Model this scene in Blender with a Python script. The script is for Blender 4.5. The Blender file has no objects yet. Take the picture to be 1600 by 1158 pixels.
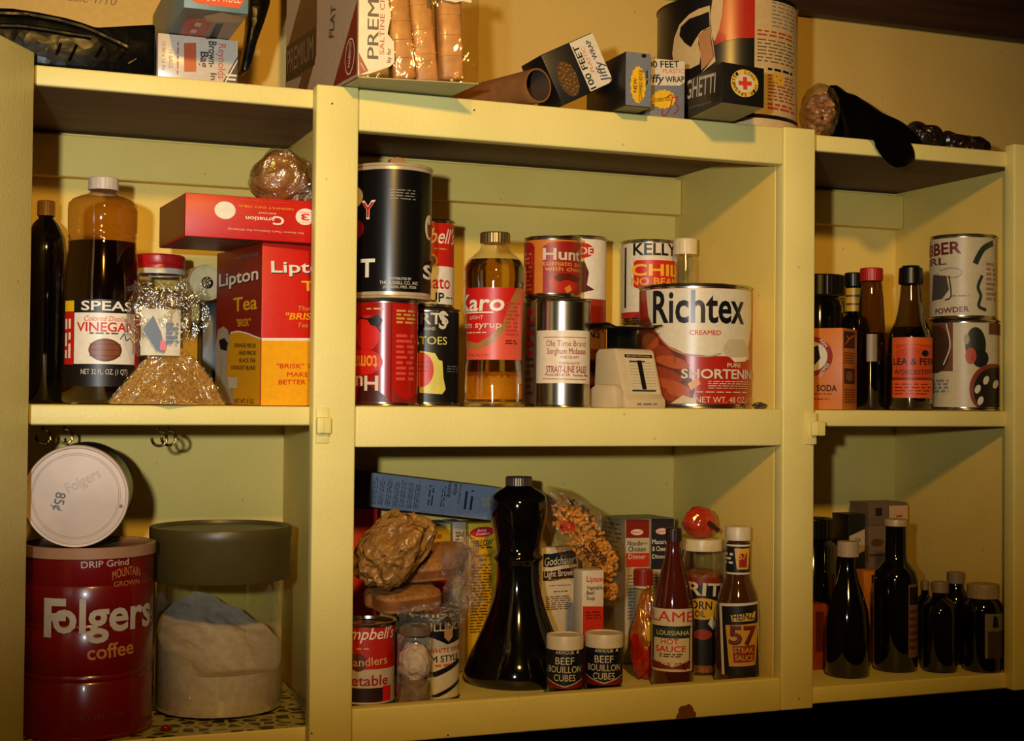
import bpy, bmesh, math, random
from math import sin, cos, pi, radians
from mathutils import Vector, Matrix, noise, geometry

# ------------------------------------------------------------------ camera, lights, exposure
SC = bpy.context.scene
COL = SC.collection
CAM = Vector((0.0, -1.45, 1.55))
FPX = 2219.34                                   # focal length in pixels of the 1600 px wide frame
YAW, PITCH, ROLL = radians(21.34), radians(1.216), radians(0.5135)
FW = Vector((sin(YAW) * cos(PITCH), cos(YAW) * cos(PITCH), sin(PITCH)))
_r = Vector((cos(YAW), -sin(YAW), 0))
_u = _r.cross(FW)
RT = cos(ROLL) * _r + sin(ROLL) * _u
UP = -sin(ROLL) * _r + cos(ROLL) * _u
cd = bpy.data.cameras.new('camera')
cd.sensor_fit = 'HORIZONTAL'
cd.sensor_width = 36.0
cd.lens = FPX * 36.0 / 1600.0
cd.clip_start = 0.05
cam = bpy.data.objects.new('camera', cd)
COL.objects.link(cam)
cam.matrix_world = Matrix(((RT.x, UP.x, -FW.x, CAM.x), (RT.y, UP.y, -FW.y, CAM.y), (RT.z, UP.z, -FW.z, CAM.z), (0, 0, 0, 1)))
SC.camera = cam

W = bpy.data.worlds.new('room_air')
SC.world = W
W.use_nodes = True
W.node_tree.nodes['Background'].inputs[0].default_value = (1.0, 0.55, 0.22, 1)
W.node_tree.nodes['Background'].inputs[1].default_value = 0.012


def aim(o, target):
    o.rotation_euler = (Vector(target) - o.location).to_track_quat('-Z', 'Y').to_euler()


def lamp(name, kind, loc, target, power, color, radius):
    d = bpy.data.lights.new(name, kind)
    d.energy = power
    d.color = color
    d.shadow_soft_size = radius
    o = bpy.data.objects.new(name, d)
    COL.objects.link(o)
    o.location = loc
    aim(o, target)
    return o


flash = lamp('camera_flash', 'SPOT', (-0.175, -1.45, 1.63), (0.38, 0.0, 1.765), 61.0, (0.93, 1.0, 1.0), 0.022)
flash.data.spot_size = radians(43)               # a flash head's beam is wider than it is high
flash.data.spot_blend = 1.0
flash.scale = (1.75, 1.0, 1.0)
bulb = lamp('kitchen_ceiling_bulb', 'SPOT', (0.12, -1.6, 2.3), (0.56, 0, 1.79), 82.0, (1.0, 0.55, 0.11), 0.05)
bulb.data.spot_size = radians(60)
bulb.data.spot_blend = 1.0

SC.view_settings.view_transform = 'Standard'
SC.view_settings.look = 'None'
SC.view_settings.exposure = 0.0
SC.view_settings.gamma = 1.0
SC.view_settings.use_curve_mapping = False


# ------------------------------------------------------------------ sight lines: pixel -> point in the room
def ray(px, py):
    return FW + RT * ((px - 800) / FPX) - UP * ((py - 579) / FPX)


def at(px, py, Y):
    d = ray(px, py)
    return CAM + d * ((Y - CAM.y) / d.y)


def at_z(px, py, Z):
    d = ray(px, py)
    return CAM + d * ((Z - CAM.z) / d.z)


def mpp(px, Y):
    "metres per pixel at a column and depth"
    d = ray(px, 579)
    return (Y - CAM.y) / d.y / FPX


def row_of(p):
    "picture row of a point"
    v = Vector(p) - CAM
    return 579 - FPX * v.dot(UP) / v.dot(FW)


def rows(t, r, h):
    "picture rows of the top and the foot of a round thing's camera side"
    d = Vector((CAM.x - t.location.x, CAM.y - t.location.y, 0)).normalized() * r
    p = t.location + d
    return row_of(p + Vector((0, 0, h))), row_of(p)


def round_spec(pl, pr, pt, Y, zb):
    "centre x, radius and height of a round thing standing on zb"
    px = (pl + pr) / 2
    r = (pr - pl) / 2 * mpp(px, Y)
    top = at(px, pt, Y).z
    top = at(px, pt, Y - r * 0.9 if top > CAM.z else Y + r * 0.9).z
    return at(px, 600, Y).x, r, top - zb


def bearing(x, y):
    "angle about z that turns a thing's front (-Y) towards the camera"
    return math.atan2(CAM.y - y, CAM.x - x) + pi / 2


# ------------------------------------------------------------------ materials
MATS = {}


def _new(name):
    m = bpy.data.materials.new(name)
    m.use_nodes = True
    nt = m.node_tree
    return m, nt, nt.nodes['Principled BSDF'], nt.nodes['Material Output']


def lin(c):
    return tuple(((v / 255) / 12.92 if v / 255 <= 0.04045 else (((v / 255) + 0.055) / 1.055) ** 2.4) for v in c)


def mat(name, rgb, rough=0.5, metal=0.0, var=0.12, scale=60, bump=0.0, bscale=200, coat=0.0, spec=0.5, stretch=None):
    "a surface colour (sRGB 0-255) with fine procedural mottling"
    if name in MATS:
        return MATS[name]
    m, nt, b, out = _new(name)
    c = lin(rgb)
    tc = nt.nodes.new('ShaderNodeTexCoord')
    src = tc.outputs['Object']
    if stretch:
        mp = nt.nodes.new('ShaderNodeMapping')
        mp.inputs['Scale'].default_value = stretch
        nt.links.new(src, mp.inputs[0])
        src = mp.outputs[0]
    nz = nt.nodes.new('ShaderNodeTexNoise')
    nz.inputs['Scale'].default_value = scale
    nz.inputs['Detail'].default_value = 3
    nt.links.new(src, nz.inputs['Vector'])
    cr = nt.nodes.new('ShaderNodeValToRGB')
    cr.color_ramp.elements[0].position = 0.3
    cr.color_ramp.elements[1].position = 0.7
    cr.color_ramp.elements[0].color = (*[v * (1 - var) for v in c], 1)
    cr.color_ramp.elements[1].color = (*[min(1, v * (1 + var)) for v in c], 1)
    nt.links.new(nz.outputs['Fac'], cr.inputs[0])
    nt.links.new(cr.outputs[0], b.inputs['Base Color'])
    b.inputs['Roughness'].default_value = rough
    b.inputs['Metallic'].default_value = metal
    b.inputs['Specular IOR Level'].default_value = spec
    b.inputs['Coat Weight'].default_value = coat
    b.inputs['Coat Roughness'].default_value = 0.08
    if bump:
        n2 = nt.nodes.new('ShaderNodeTexNoise')
        n2.inputs['Scale'].default_value = bscale
        n2.inputs['Detail'].default_value = 2
        nt.links.new(src, n2.inputs['Vector'])
        bp = nt.nodes.new('ShaderNodeBump')
        bp.inputs['Strength'].default_value = bump
        bp.inputs['Distance'].default_value = 0.002
        nt.links.new(n2.outputs['Fac'], bp.inputs['Height'])
        nt.links.new(bp.outputs[0], b.inputs['Normal'])
    MATS[name] = m
    return m


def ink(rgb, rough=0.42):
    "printing ink on paper or tin"
    return mat('ink_%d_%d_%d_%d' % (*rgb, rough * 100), rgb, rough=rough, var=0.06, scale=150)


def film(name, tint=(1, 1, 1), gloss=0.12, edge=0.5, rough=0.06, bump=0.5, bscale=70):
    "thin clear plastic or thin glass: see-through with a glossy surface that grows at grazing angles"
    if name in MATS:
        return MATS[name]
    m, nt, b, out = _new(name)
    nt.nodes.remove(b)
    tr = nt.nodes.new('ShaderNodeBsdfTransparent')
    tr.inputs[0].default_value = (*tint, 1)
    gl = nt.nodes.new('ShaderNodeBsdfGlossy')
    gl.inputs['Roughness'].default_value = rough
    gl.inputs[0].default_value = (1, 1, 1, 1)
    lw = nt.nodes.new('ShaderNodeLayerWeight')
    lw.inputs[0].default_value = 0.35
    mr = nt.nodes.new('ShaderNodeMapRange')
    mr.inputs['To Min'].default_value = gloss
    mr.inputs['To Max'].default_value = edge
    nt.links.new(lw.outputs['Facing'], mr.inputs['Value'])
    mx = nt.nodes.new('ShaderNodeMixShader')
    nt.links.new(mr.outputs[0], mx.inputs[0])
    nt.links.new(tr.outputs[0], mx.inputs[1])
    nt.links.new(gl.outputs[0], mx.inputs[2])
    nt.links.new(mx.outputs[0], out.inputs[0])
    if bump:
        tc = nt.nodes.new('ShaderNodeTexCoord')
        nz = nt.nodes.new('ShaderNodeTexNoise')
        nz.inputs['Scale'].default_value = bscale
        nz.inputs['Detail'].default_value = 3
        nz.inputs['Distortion'].default_value = 1.5
        nt.links.new(tc.outputs['Object'], nz.inputs['Vector'])
        bp = nt.nodes.new('ShaderNodeBump')
        bp.inputs['Strength'].default_value = bump
        bp.inputs['Distance'].default_value = 0.01
        nt.links.new(nz.outputs['Fac'], bp.inputs['Height'])
        nt.links.new(bp.outputs[0], gl.inputs['Normal'])
    MATS[name] = m
    return m


def crumple(name, rgb, rough=0.35, scale=26, strength=0.6, var=0.22, coat=0.2, spec=0.5, dist=0.012):
    "paper or plastic pressed into facets with sharp folds"
    if name in MATS:
        return MATS[name]
    m = mat(name, rgb, rough, 0, var, 22, coat=coat, spec=spec)
    nt = m.node_tree
    b = nt.nodes['Principled BSDF']
    tc = nt.nodes.new('ShaderNodeTexCoord')
    nz = nt.nodes.new('ShaderNodeTexNoise'); nz.inputs['Scale'].default_value = scale * 0.7; nz.inputs['Detail'].default_value = 2
    mx = nt.nodes.new('ShaderNodeMix'); mx.data_type = 'RGBA'; mx.inputs['Factor'].default_value = 0.06
    nt.links.new(tc.outputs['Object'], nz.inputs['Vector'])
    nt.links.new(tc.outputs['Object'], mx.inputs[6]); nt.links.new(nz.outputs['Color'], mx.inputs[7])
    hs = []
    for k, w in ((1.0, 1.0), (2.3, 0.45)):
        vo = nt.nodes.new('ShaderNodeTexVoronoi'); vo.inputs['Scale'].default_value = scale * k
        nt.links.new(mx.outputs[2], vo.inputs['Vector'])
        mu = nt.nodes.new('ShaderNodeMath'); mu.operation = 'MULTIPLY'; mu.inputs[1].default_value = w
        nt.links.new(vo.outputs['Distance'], mu.inputs[0])
        hs.append(mu)
    ad = nt.nodes.new('ShaderNodeMath'); ad.operation = 'ADD'
    nt.links.new(hs[0].outputs[0], ad.inputs[0]); nt.links.new(hs[1].outputs[0], ad.inputs[1])
    bp = nt.nodes.new('ShaderNodeBump'); bp.inputs['Strength'].default_value = strength; bp.inputs['Distance'].default_value = dist
    nt.links.new(ad.outputs[0], bp.inputs['Height']); nt.links.new(bp.outputs[0], b.inputs['Normal'])
    return m


def refractive(name, rgb, rough=0.0, ior=1.36):
    if name in MATS:
        return MATS[name]
    m, nt, b, out = _new(name)
    b.inputs['Base Color'].default_value = (*lin(rgb), 1)
    b.inputs['Transmission Weight'].default_value = 1.0
    b.inputs['IOR'].default_value = ior
    b.inputs['Roughness'].default_value = rough
    MATS[name] = m
    return m


def paint_material(name, rgb, rgb2, rough=0.45):
    "thick old enamel: orange-peel bump, slow colour drift, a few specks and rubbed spots"
    m, nt, b, out = _new(name)
    tc = nt.nodes.new('ShaderNodeTexCoord')
    n1 = nt.nodes.new('ShaderNodeTexNoise'); n1.inputs['Scale'].default_value = 9; n1.inputs['Detail'].default_value = 5
    n2 = nt.nodes.new('ShaderNodeTexNoise'); n2.inputs['Scale'].default_value = 260; n2.inputs['Detail'].default_value = 3
    n3 = nt.nodes.new('ShaderNodeTexVoronoi'); n3.inputs['Scale'].default_value = 34
    for n in (n1, n2, n3):
        nt.links.new(tc.outputs['Object'], n.inputs['Vector'])
    cr = nt.nodes.new('ShaderNodeValToRGB')
    cr.color_ramp.elements[0].position = 0.32; cr.color_ramp.elements[1].position = 0.68
    cr.color_ramp.elements[0].color = (*lin(rgb), 1); cr.color_ramp.elements[1].color = (*lin(rgb2), 1)
    nt.links.new(n1.outputs['Fac'], cr.inputs[0])
    sp = nt.nodes.new('ShaderNodeValToRGB')
    sp.color_ramp.elements[0].position = 0.035; sp.color_ramp.elements[1].position = 0.06
    sp.color_ramp.elements[0].color = (0.45, 0.32, 0.14, 1); sp.color_ramp.elements[1].color = (1, 1, 1, 1)
    nt.links.new(n3.outputs['Distance'], sp.inputs[0])
    mx = nt.nodes.new('ShaderNodeMix'); mx.data_type = 'RGBA'; mx.blend_type = 'MULTIPLY'
    mx.inputs['Factor'].default_value = 0.55
    nt.links.new(cr.outputs[0], mx.inputs[6]); nt.links.new(sp.outputs[0], mx.inputs[7])
    nt.links.new(mx.outputs[2], b.inputs['Base Color'])
    ad = nt.nodes.new('ShaderNodeMath'); ad.operation = 'ADD'
    nt.links.new(n1.outputs['Fac'], ad.inputs[0]); nt.links.new(n2.outputs['Fac'], ad.inputs[1])
    bp = nt.nodes.new('ShaderNodeBump'); bp.inputs['Strength'].default_value = 0.22; bp.inputs['Distance'].default_value = 0.0016
    nt.links.new(ad.outputs[0], bp.inputs['Height']); nt.links.new(bp.outputs[0], b.inputs['Normal'])
    b.inputs['Roughness'].default_value = rough
    b.inputs['Specular IOR Level'].default_value = 0.3
    MATS[name] = m
    return m


# ------------------------------------------------------------------ mesh builder
class B:
    def __init__(s):
        s.v, s.f, s.m, s.mats = [], [], [], []

    def mi(s, m):
        if m not in s.mats:
            s.mats.append(m)
        return s.mats.index(m)

    def add(s, vs, fs, m):
        o = len(s.v)
        k = s.mi(m)
        s.v += [tuple(p) for p in vs]
        for f in fs:
            s.f.append(tuple(i + o for i in f))
            s.m.append(k)

    def bm(s, bm, m, M=None):
        bm.verts.index_update()
        vs = [(M @ p.co if M else p.co) for p in bm.verts]
        s.add(vs, [[q.index for q in f.verts] for f in bm.faces], m)
        bm.free()

    def box(s, a, b, m, bev=0.0008, seg=2, M=None):
        bm = bmesh.new()
        bmesh.ops.create_cube(bm, size=1)
        for p in bm.verts:
            p.co = Vector([(a[i] + b[i]) / 2 + p.co[i] * abs(b[i] - a[i]) for i in range(3)])
        if bev:
            bmesh.ops.bevel(bm, geom=bm.edges[:], offset=bev, segments=seg, profile=0.5, affect='EDGES')
        s.bm(bm, m, M)
        return s

    def lathe(s, prof, m, n=56, c=(0, 0, 0), M=None, wob=None, close=True):
        "prof: list of (r, z[, material]) from bottom to top"
        for i in range(len(prof) - 1):
            pa, pb = prof[i], prof[i + 1]
            mm = pb[2] if len(pb) > 2 else m
            vs, fs = [], []
            for (r, z) in (pa[:2], pb[:2]):
                r = max(r, 1e-5)
                for k in range(n):
                    a = 2 * pi * k / n
                    q = r * (1 + (wob(a, z) if wob else 0))
                    p = Vector((c[0] + q * cos(a), c[1] + q * sin(a), c[2] + z))
                    vs.append(M @ p if M else p)
            for k in range(n):
                fs.append((k, (k + 1) % n, n + (k + 1) % n, n + k))
            s.add(vs, fs, mm)
        return s

    def tube(s, pts, r, m, n=8, closed=False):
        pts = [Vector(p) for p in pts]
        rs = r if isinstance(r, (list, tuple)) else [r] * len(pts)
        vs, fs = [], []
        L = len(pts)
        up = Vector((0.13, 0.31, 0.94))
        for i, p in enumerate(pts):
            a = pts[(i - 1) % L] if (closed or i > 0) else pts[i]
            b = pts[(i + 1) % L] if (closed or i < L - 1) else pts[i]
            t = (b - a).normalized()
            x = t.cross(up)
            if x.length < 1e-3:
                x = t.cross(Vector((1, 0, 0)))
            x.normalize()
            y = x.cross(t)
            for k in range(n):
                w = 2 * pi * k / n
                vs.append(p + (x * cos(w) + y * sin(w)) * rs[i])
        for i in range(L if closed else L - 1):
            j = (i + 1) % L
            for k in range(n):
                fs.append((i * n + k, i * n + (k + 1) % n, j * n + (k + 1) % n, j * n + k))
        if not closed:
            fs.append(tuple(range(n - 1, -1, -1)))
            fs.append(tuple((L - 1) * n + k for k in range(n)))
        s.add(vs, fs, m)
        return s

    def grid(s, fn, nu, nv, m, closed_u=False):
        vs = [fn(i / (nu if closed_u else nu - 1), j / (nv - 1)) for j in range(nv) for i in range(nu)]
        fs = []
        for j in range(nv - 1):
            for i in range(nu if closed_u else nu - 1):
                i2 = (i + 1) % nu
                fs.append((j * nu + i, j * nu + i2, (j + 1) * nu + i2, (j + 1) * nu + i))
        s.add(vs, fs, m)
        return s

    def prism(s, pts, m, axis=1, a=0, b=0.01, bev=0):
        "outline pts in the plane across the axis, pushed from a to b along it"
        bm = bmesh.new()
        def P(p, t):
            return (p[0], t, p[1]) if axis == 1 else ((t, p[0], p[1]) if axis == 0 else (p[0], p[1], t))
        lo = [bm.verts.new(P(p, a)) for p in pts]
        hi = [bm.verts.new(P(p, b)) for p in pts]
        n = len(pts)
        bm.faces.new(lo); bm.faces.new(hi[::-1])
        for i in range(n):
            bm.faces.new((lo[(i + 1) % n], lo[i], hi[i], hi[(i + 1) % n]))
        bmesh.ops.recalc_face_normals(bm, faces=bm.faces[:])
        if bev:
            bmesh.ops.bevel(bm, geom=bm.edges[:], offset=bev, segments=2, profile=0.5, affect='EDGES')
        s.bm(bm, m)
        return s

    def blob(s, c, dims, m, sub=4, amp=0.2, freq=2.2, seed=0, ridge=0.0, rfreq=4, flat=None, shape=None):
        "a crumpled closed lump"
        bm = bmesh.new()
        bmesh.ops.create_icosphere(bm, subdivisions=sub, radius=1)
        off = Vector((seed * 7.3, seed * 3.1, seed * 1.7))
        for p in bm.verts:
            d = p.co.copy()
            k = 1 + amp * noise.noise(d * freq + off)
            if ridge:
                k -= ridge * (abs(noise.noise(d * rfreq + off)) - 0.25) + ridge * 0.4 * (abs(noise.noise(d * rfreq * 2.1 - off)) - 0.25)
            q = Vector((d.x * dims[0], d.y * dims[1], d.z * dims[2])) * k
            if shape:
                q = shape(q, d)
            q = q + Vector(c)
            if flat is not None and q.z < flat:
                q.z = flat + (q.z - flat) * 0.02
            p.co = q
        s.bm(bm, m)
        return s

    def build(s, name, parent=None, loc=None, rz=None, angle=38, M=None):
        me = bpy.data.meshes.new(name)
        me.from_pydata(s.v, [], s.f)
        for m in s.mats:
            me.materials.append(m)
        me.polygons.foreach_set('material_index', s.m)
        bm = bmesh.new(); bm.from_mesh(me)
        bmesh.ops.remove_doubles(bm, verts=bm.verts[:], dist=2e-6)
        bm.to_mesh(me); bm.free()
        me.shade_smooth()
        me.set_sharp_from_angle(angle=radians(angle))
        me.update()
        o = bpy.data.objects.new(name, me)
        COL.objects.link(o)
        if parent is not None:
            o.parent = parent
        if M is not None:
            o.matrix_basis = M
        if loc is not None:
            o.location = loc
        if rz is not None:
            o.rotation_euler = (0, 0, rz)
        return o


def tag(o, label, cat, group=None, kind=None):
    o['label'] = label
    o['category'] = cat
    if group:
        o['group'] = group
    if kind:
        o['kind'] = kind
    return o


def thing(name, label, cat, loc=(0, 0, 0), rz=0.0, group=None, M=None):
    o = bpy.data.objects.new(name, None)
    o.empty_display_size = 0.02
    COL.objects.link(o)
    if M is not None:
        o.matrix_world = M
    else:
        o.location = loc
        o.rotation_euler = (0, 0, rz)
    return tag(o, label, cat, group)


def struct(b, name, angle=38):
    o = b.build(name, angle=angle)
    o['kind'] = 'structure'
    return o


# ------------------------------------------------------------------ printed surfaces
class Flat:
    step = None
    def __init__(s, o, U, V, h0=0.0002):
        s.o, s.U, s.V, s.h0 = Vector(o), Vector(U).normalized(), Vector(V).normalized(), h0
        s.N = s.U.cross(s.V)
    def p(s, u, v, h):
        return s.o + s.U * u + s.V * v + s.N * (h + s.h0)


class Cyl:
    def __init__(s, r, turn=0.0, flip=None, h0=0.0002, c=(0, 0)):
        s.r = r if callable(r) else (lambda v: r)
        s.r0 = s.r(0.05) if callable(r) else r
        s.turn, s.flip, s.h0, s.c = turn, flip, h0, c
        s.step = s.r0 * 0.13
    def p(s, u, v, h):
        if s.flip is not None:
            u, v = -u, s.flip - v
        r = s.r(v)
        a = -pi / 2 + s.turn + u / s.r0
        return Vector((s.c[0] + (r + h + s.h0) * cos(a), s.c[1] + (r + h + s.h0) * sin(a), v))


_tc = {}


def text_mesh(body, bold=0.0, space=1.0):
    key = (body, round(bold, 4), space)
    if key not in _tc:
        cu = bpy.data.curves.new('t', 'FONT')
        cu.body = body
        cu.offset = bold
        cu.space_character = space
        cu.resolution_u = 3
        cu.fill_mode = 'FRONT'
        ob = bpy.data.objects.new('t', cu)
        me = bpy.data.meshes.new_from_object(ob)
        vs = [v.co.copy() for v in me.vertices]
        fs = [list(p.vertices) for p in me.polygons]
        bpy.data.objects.remove(ob); bpy.data.curves.remove(cu); bpy.data.meshes.remove(me)
        _tc[key] = (vs, fs)
    return _tc[key]


def cap_height():
    vs, _ = text_mesh('H')
    return max(p.y for p in vs) - min(p.y for p in vs)


class Print:
    "draws shapes and lettering in (u, v) on a printed surface, into a builder"
    def __init__(s, b, surf):
        s.b, s.s, s.k = b, surf, 0
        s.clip = None
        s.rng = random.Random(7)

    def faces(s, vs, fs, m, lift=True):
        if lift:
            s.k += 1
        h = s.k * 0.00006
        if s.clip and s.s.step is None and vs:
            u1, v1 = s.clip
            if min(p[0] for p in vs) < 0 or max(p[0] for p in vs) > u1 or min(p[1] for p in vs) < 0 or max(p[1] for p in vs) > v1:
                bm = bmesh.new()
                bv = [bm.verts.new((x, y, 0)) for x, y in vs]
                for f in fs:
                    try:
                        bm.faces.new([bv[i] for i in f])
                    except ValueError:
                        pass
                e = 0.0004
                for co, no in (((e, 0, 0), (-1, 0, 0)), ((u1 - e, 0, 0), (1, 0, 0)), ((0, e, 0), (0, -1, 0)), ((0, v1 - e, 0), (0, 1, 0))):
                    bmesh.ops.bisect_plane(bm, geom=bm.verts[:] + bm.edges[:] + bm.faces[:], plane_co=co, plane_no=no, clear_outer=True)
                bm.verts.index_update()
                vs = [(p.co.x, p.co.y) for p in bm.verts]
                fs = [[q.index for q in f.verts] for f in bm.faces]
                bm.free()
                if not fs:
                    return
        if s.s.step:
            bm = bmesh.new()
            bv = [bm.verts.new((x, y, 0)) for x, y in vs]
            for f in fs:
                try:
                    bm.faces.new([bv[i] for i in f])
                except ValueError:
                    pass
            lo, hi = min(p[0] for p in vs), max(p[0] for p in vs)
            st = s.s.step
            for k in range(int(math.floor(lo / st)), int(math.ceil(hi / st)) + 1):
                if lo < k * st < hi:
                    bmesh.ops.bisect_plane(bm, geom=bm.verts[:] + bm.edges[:] + bm.faces[:], plane_co=(k * st, 0, 0), plane_no=(1, 0, 0))
            if getattr(s.s, 'vstep', None):
                lo, hi = min(p[1] for p in vs), max(p[1] for p in vs)
                st = s.s.vstep
                for k in range(int(math.floor(lo / st)), int(math.ceil(hi / st)) + 1):
                    if lo < k * st < hi:
                        bmesh.ops.bisect_plane(bm, geom=bm.verts[:] + bm.edges[:] + bm.faces[:], plane_co=(0, k * st, 0), plane_no=(0, 1, 0))
            bm.verts.index_update()
            vs = [(p.co.x, p.co.y) for p in bm.verts]
            fs = [[q.index for q in f.verts] for f in bm.faces]
            bm.free()
        s.b.add([s.s.p(x, y, h) for x, y in vs], fs, m)

    def poly(s, pts, m):
        t = geometry.tessellate_polygon([[Vector((x, y, 0)) for x, y in pts]])
        out = []
        for f in t:
            a, b, c = [pts[i] for i in f]
            if (b[0] - a[0]) * (c[1] - a[1]) - (b[1] - a[1]) * (c[0] - a[0]) < 0:
                f = (f[0], f[2], f[1])
            out.append(tuple(f))
        s.faces(pts, out, m)

    def rect(s, u0, v0, u1, v1, m):
        s.faces([(u0, v0), (u1, v0), (u1, v1), (u0, v1)], [(0, 1, 2, 3)], m)

    def ell(s, cu, cv, ru, rv, m, n=28, rot=0):
        c, d = cos(rot), sin(rot)
        s.poly([(cu + ru * cos(2 * pi * k / n) * c - rv * sin(2 * pi * k / n) * d, cv + ru * cos(2 * pi * k / n) * d + rv * sin(2 * pi * k / n) * c) for k in range(n)], m)

    def stroke(s, pts, w, m):
        n = len(pts)
        L, R = [], []
        for i, p in enumerate(pts):
            a, b = pts[max(0, i - 1)], pts[min(n - 1, i + 1)]
            dx, dy = b[0] - a[0], b[1] - a[1]
            l = math.hypot(dx, dy) or 1
            ww = w(i / (n - 1)) if callable(w) else w
            L.append((p[0] - dy / l * ww / 2, p[1] + dx / l * ww / 2)); R.append((p[0] + dy / l * ww / 2, p[1] - dx / l * ww / 2))
        s.faces(R + L, [(i, i + 1, n + i + 1, n + i) for i in range(n - 1)], m)

    def text(s, body, cu, cv, w, h, m, bold=0.0, shear=0.0, rot=0.0, arc=0.0):
        "lettering centred at (cu, cv), w wide, capitals h high; arc bends the baseline"
        if 'M' in body and bold > 0:
            # this face's M fills badly when its outline is fattened: overprint shifted copies instead
            d = bold * 0.5 * h
            for k in (-1, 0, 1):
                s.text(body, cu + k * d * cos(rot), cv + k * d * sin(rot), w - d, h, m, 0.0, shear, rot, arc)
            return
        vs, fs = text_mesh(body, bold * 0.55)
        x0, x1 = min(p.x for p in vs), max(p.x for p in vs)
        sy = h / _CAP
        sx = w / max(1e-6, x1 - x0)
        out = []
        for p in vs:
            y = (p.y - _CAP / 2) * sy
            x = (p.x - (x0 + x1) / 2) * sx + shear * y
            if arc:
                y += arc * (1 - (2 * x / w) ** 2) * h
            out.append((cu + x * cos(rot) - y * sin(rot), cv + x * sin(rot) + y * cos(rot)))
        s.faces(out, fs, m)

    def greek(s, u0, v0, u1, v1, n, m, fill=0.55, ragged=0.15, vertical=False):
        "print too small to read: rows of broken dashes"
        s.k += 1
        if vertical:
            row = (u1 - u0) / n
        else:
            row = (v1 - v0) / n
        vs, fs = [], []
        for i in range(n):
            c = (u1 if vertical else v1) - (i + 0.5) * row
            a, e = (v0, v1) if vertical else (u0, u1)
            e = e - (e - a) * s.rng.random() * ragged
            x = a
            while x < e:
                l = row * s.rng.uniform(1.2, 4.0)
                y = min(e, x + l)
                t = row * fill / 2
                q = [(c - t, x), (c + t, x), (c + t, y), (c - t, y)] if vertical else [(x, c - t), (y, c - t), (y, c + t), (x, c + t)]
                fs.append(tuple(len(vs) + j for j in range(4))); vs += q
                x = y + row * 0.7
        if fs:
            s.faces(vs, fs, m, lift=False)


_CAP = cap_height()

# ------------------------------------------------------------------ the room
PAINT = paint_material('yellow_green_enamel', (220, 206, 126), (229, 215, 136))
INNER = paint_material('ochre_inside_enamel', (222, 194, 98), (230, 202, 108), 0.55)  # inside boards, a touch more ochre than the outside enamel
WALLP = paint_material('ochre_wall_paint', (206, 172, 92), (212, 180, 98), 0.6)
DARKB = mat('dark_brown_band', (62, 38, 22), 0.5, var=0.3, scale=14, stretch=(0.3, 1, 6))  # streaky dark brown for the band along the wall's top
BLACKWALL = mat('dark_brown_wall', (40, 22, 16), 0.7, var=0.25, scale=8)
FLOORM = mat('brown_linoleum', (92, 70, 50), 0.5, var=0.2, scale=6)
CEILM = mat('cream_ceiling_paint', (205, 190, 150), 0.8, var=0.05, scale=5)

YB = 0.275                 # back of the cupboard and face of the wall
ZF, ZM, ZT = 1.207, 1.542, 1.877     # tops of the three shelves
b = B(); b.box((-1.6, YB + 0.012, ZF - 0.02), (2.6, YB + 0.06, 2.105), WALLP, 0); struct(b, 'wall_back')
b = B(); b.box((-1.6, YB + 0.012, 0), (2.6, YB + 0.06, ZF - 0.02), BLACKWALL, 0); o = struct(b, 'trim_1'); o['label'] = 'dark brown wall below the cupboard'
b = B(); b.box((-1.6, YB - 0.006, 2.105), (2.6, YB + 0.06, 2.45), DARKB, 0.004); o = struct(b, 'trim_2'); o['label'] = 'dark brown band along the top of the wall'
b = B(); b.box((-1.6, -2.6, -0.03), (2.6, YB + 0.06, 0), FLOORM, 0); struct(b, 'floor')
b = B(); b.box((-1.6, -2.6, 2.45), (2.6, YB + 0.06, 2.48), CEILM, 0); struct(b, 'ceiling')
b = B(); b.box((-1.65, -2.6, 0), (-1.6, YB + 0.06, 2.45), WALLP, 0); struct(b, 'wall_left')
b = B(); b.box((2.6, -2.6, 0), (2.65, YB + 0.06, 2.45), WALLP, 0); struct(b, 'wall_right')

# ------------------------------------------------------------------ the cupboard
cup = thing('kitchen_cupboard', 'yellow painted open-front wall cupboard with three bays of food shelves', 'cupboard', (0, 0, ZF - 0.02))
CUPZ = ZF - 0.02


def board(name, a, c, bev=0.0022, m=PAINT, parent=cup, label=None):
    bb = B()
    bb.box((a[0], a[1], a[2] - CUPZ), (c[0], c[1], c[2] - CUPZ), m, bev, 3)
    o = bb.build(name, parent)
    if label:
        o['label'] = label
    return o


UNDERM = mat('brown_shelf_underside', (98, 72, 40), 0.7, var=0.25, scale=10, stretch=(0.3, 4, 1), bump=0.2, bscale=60)  # shelf undersides, browner and darker than the tops


def shelf(a, c):
    bb = B()
    bb.box((a[0], a[1], a[2] + 0.0006 - CUPZ), (c[0], c[1], c[2] - CUPZ), PAINT, 0.0022, 3)
    bb.box((a[0] + 0.002, a[1] + 0.003, a[2] - CUPZ), (c[0] - 0.001, c[1] - 0.001, a[2] + 0.004 - CUPZ), UNDERM, 0)
    return bb.build('shelf', cup)


X1L, X1R, X2L, X2R, XE = 0.345, 0.3906, 0.9112, 0.9552, 1.2555
XP = 1.2735
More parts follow.
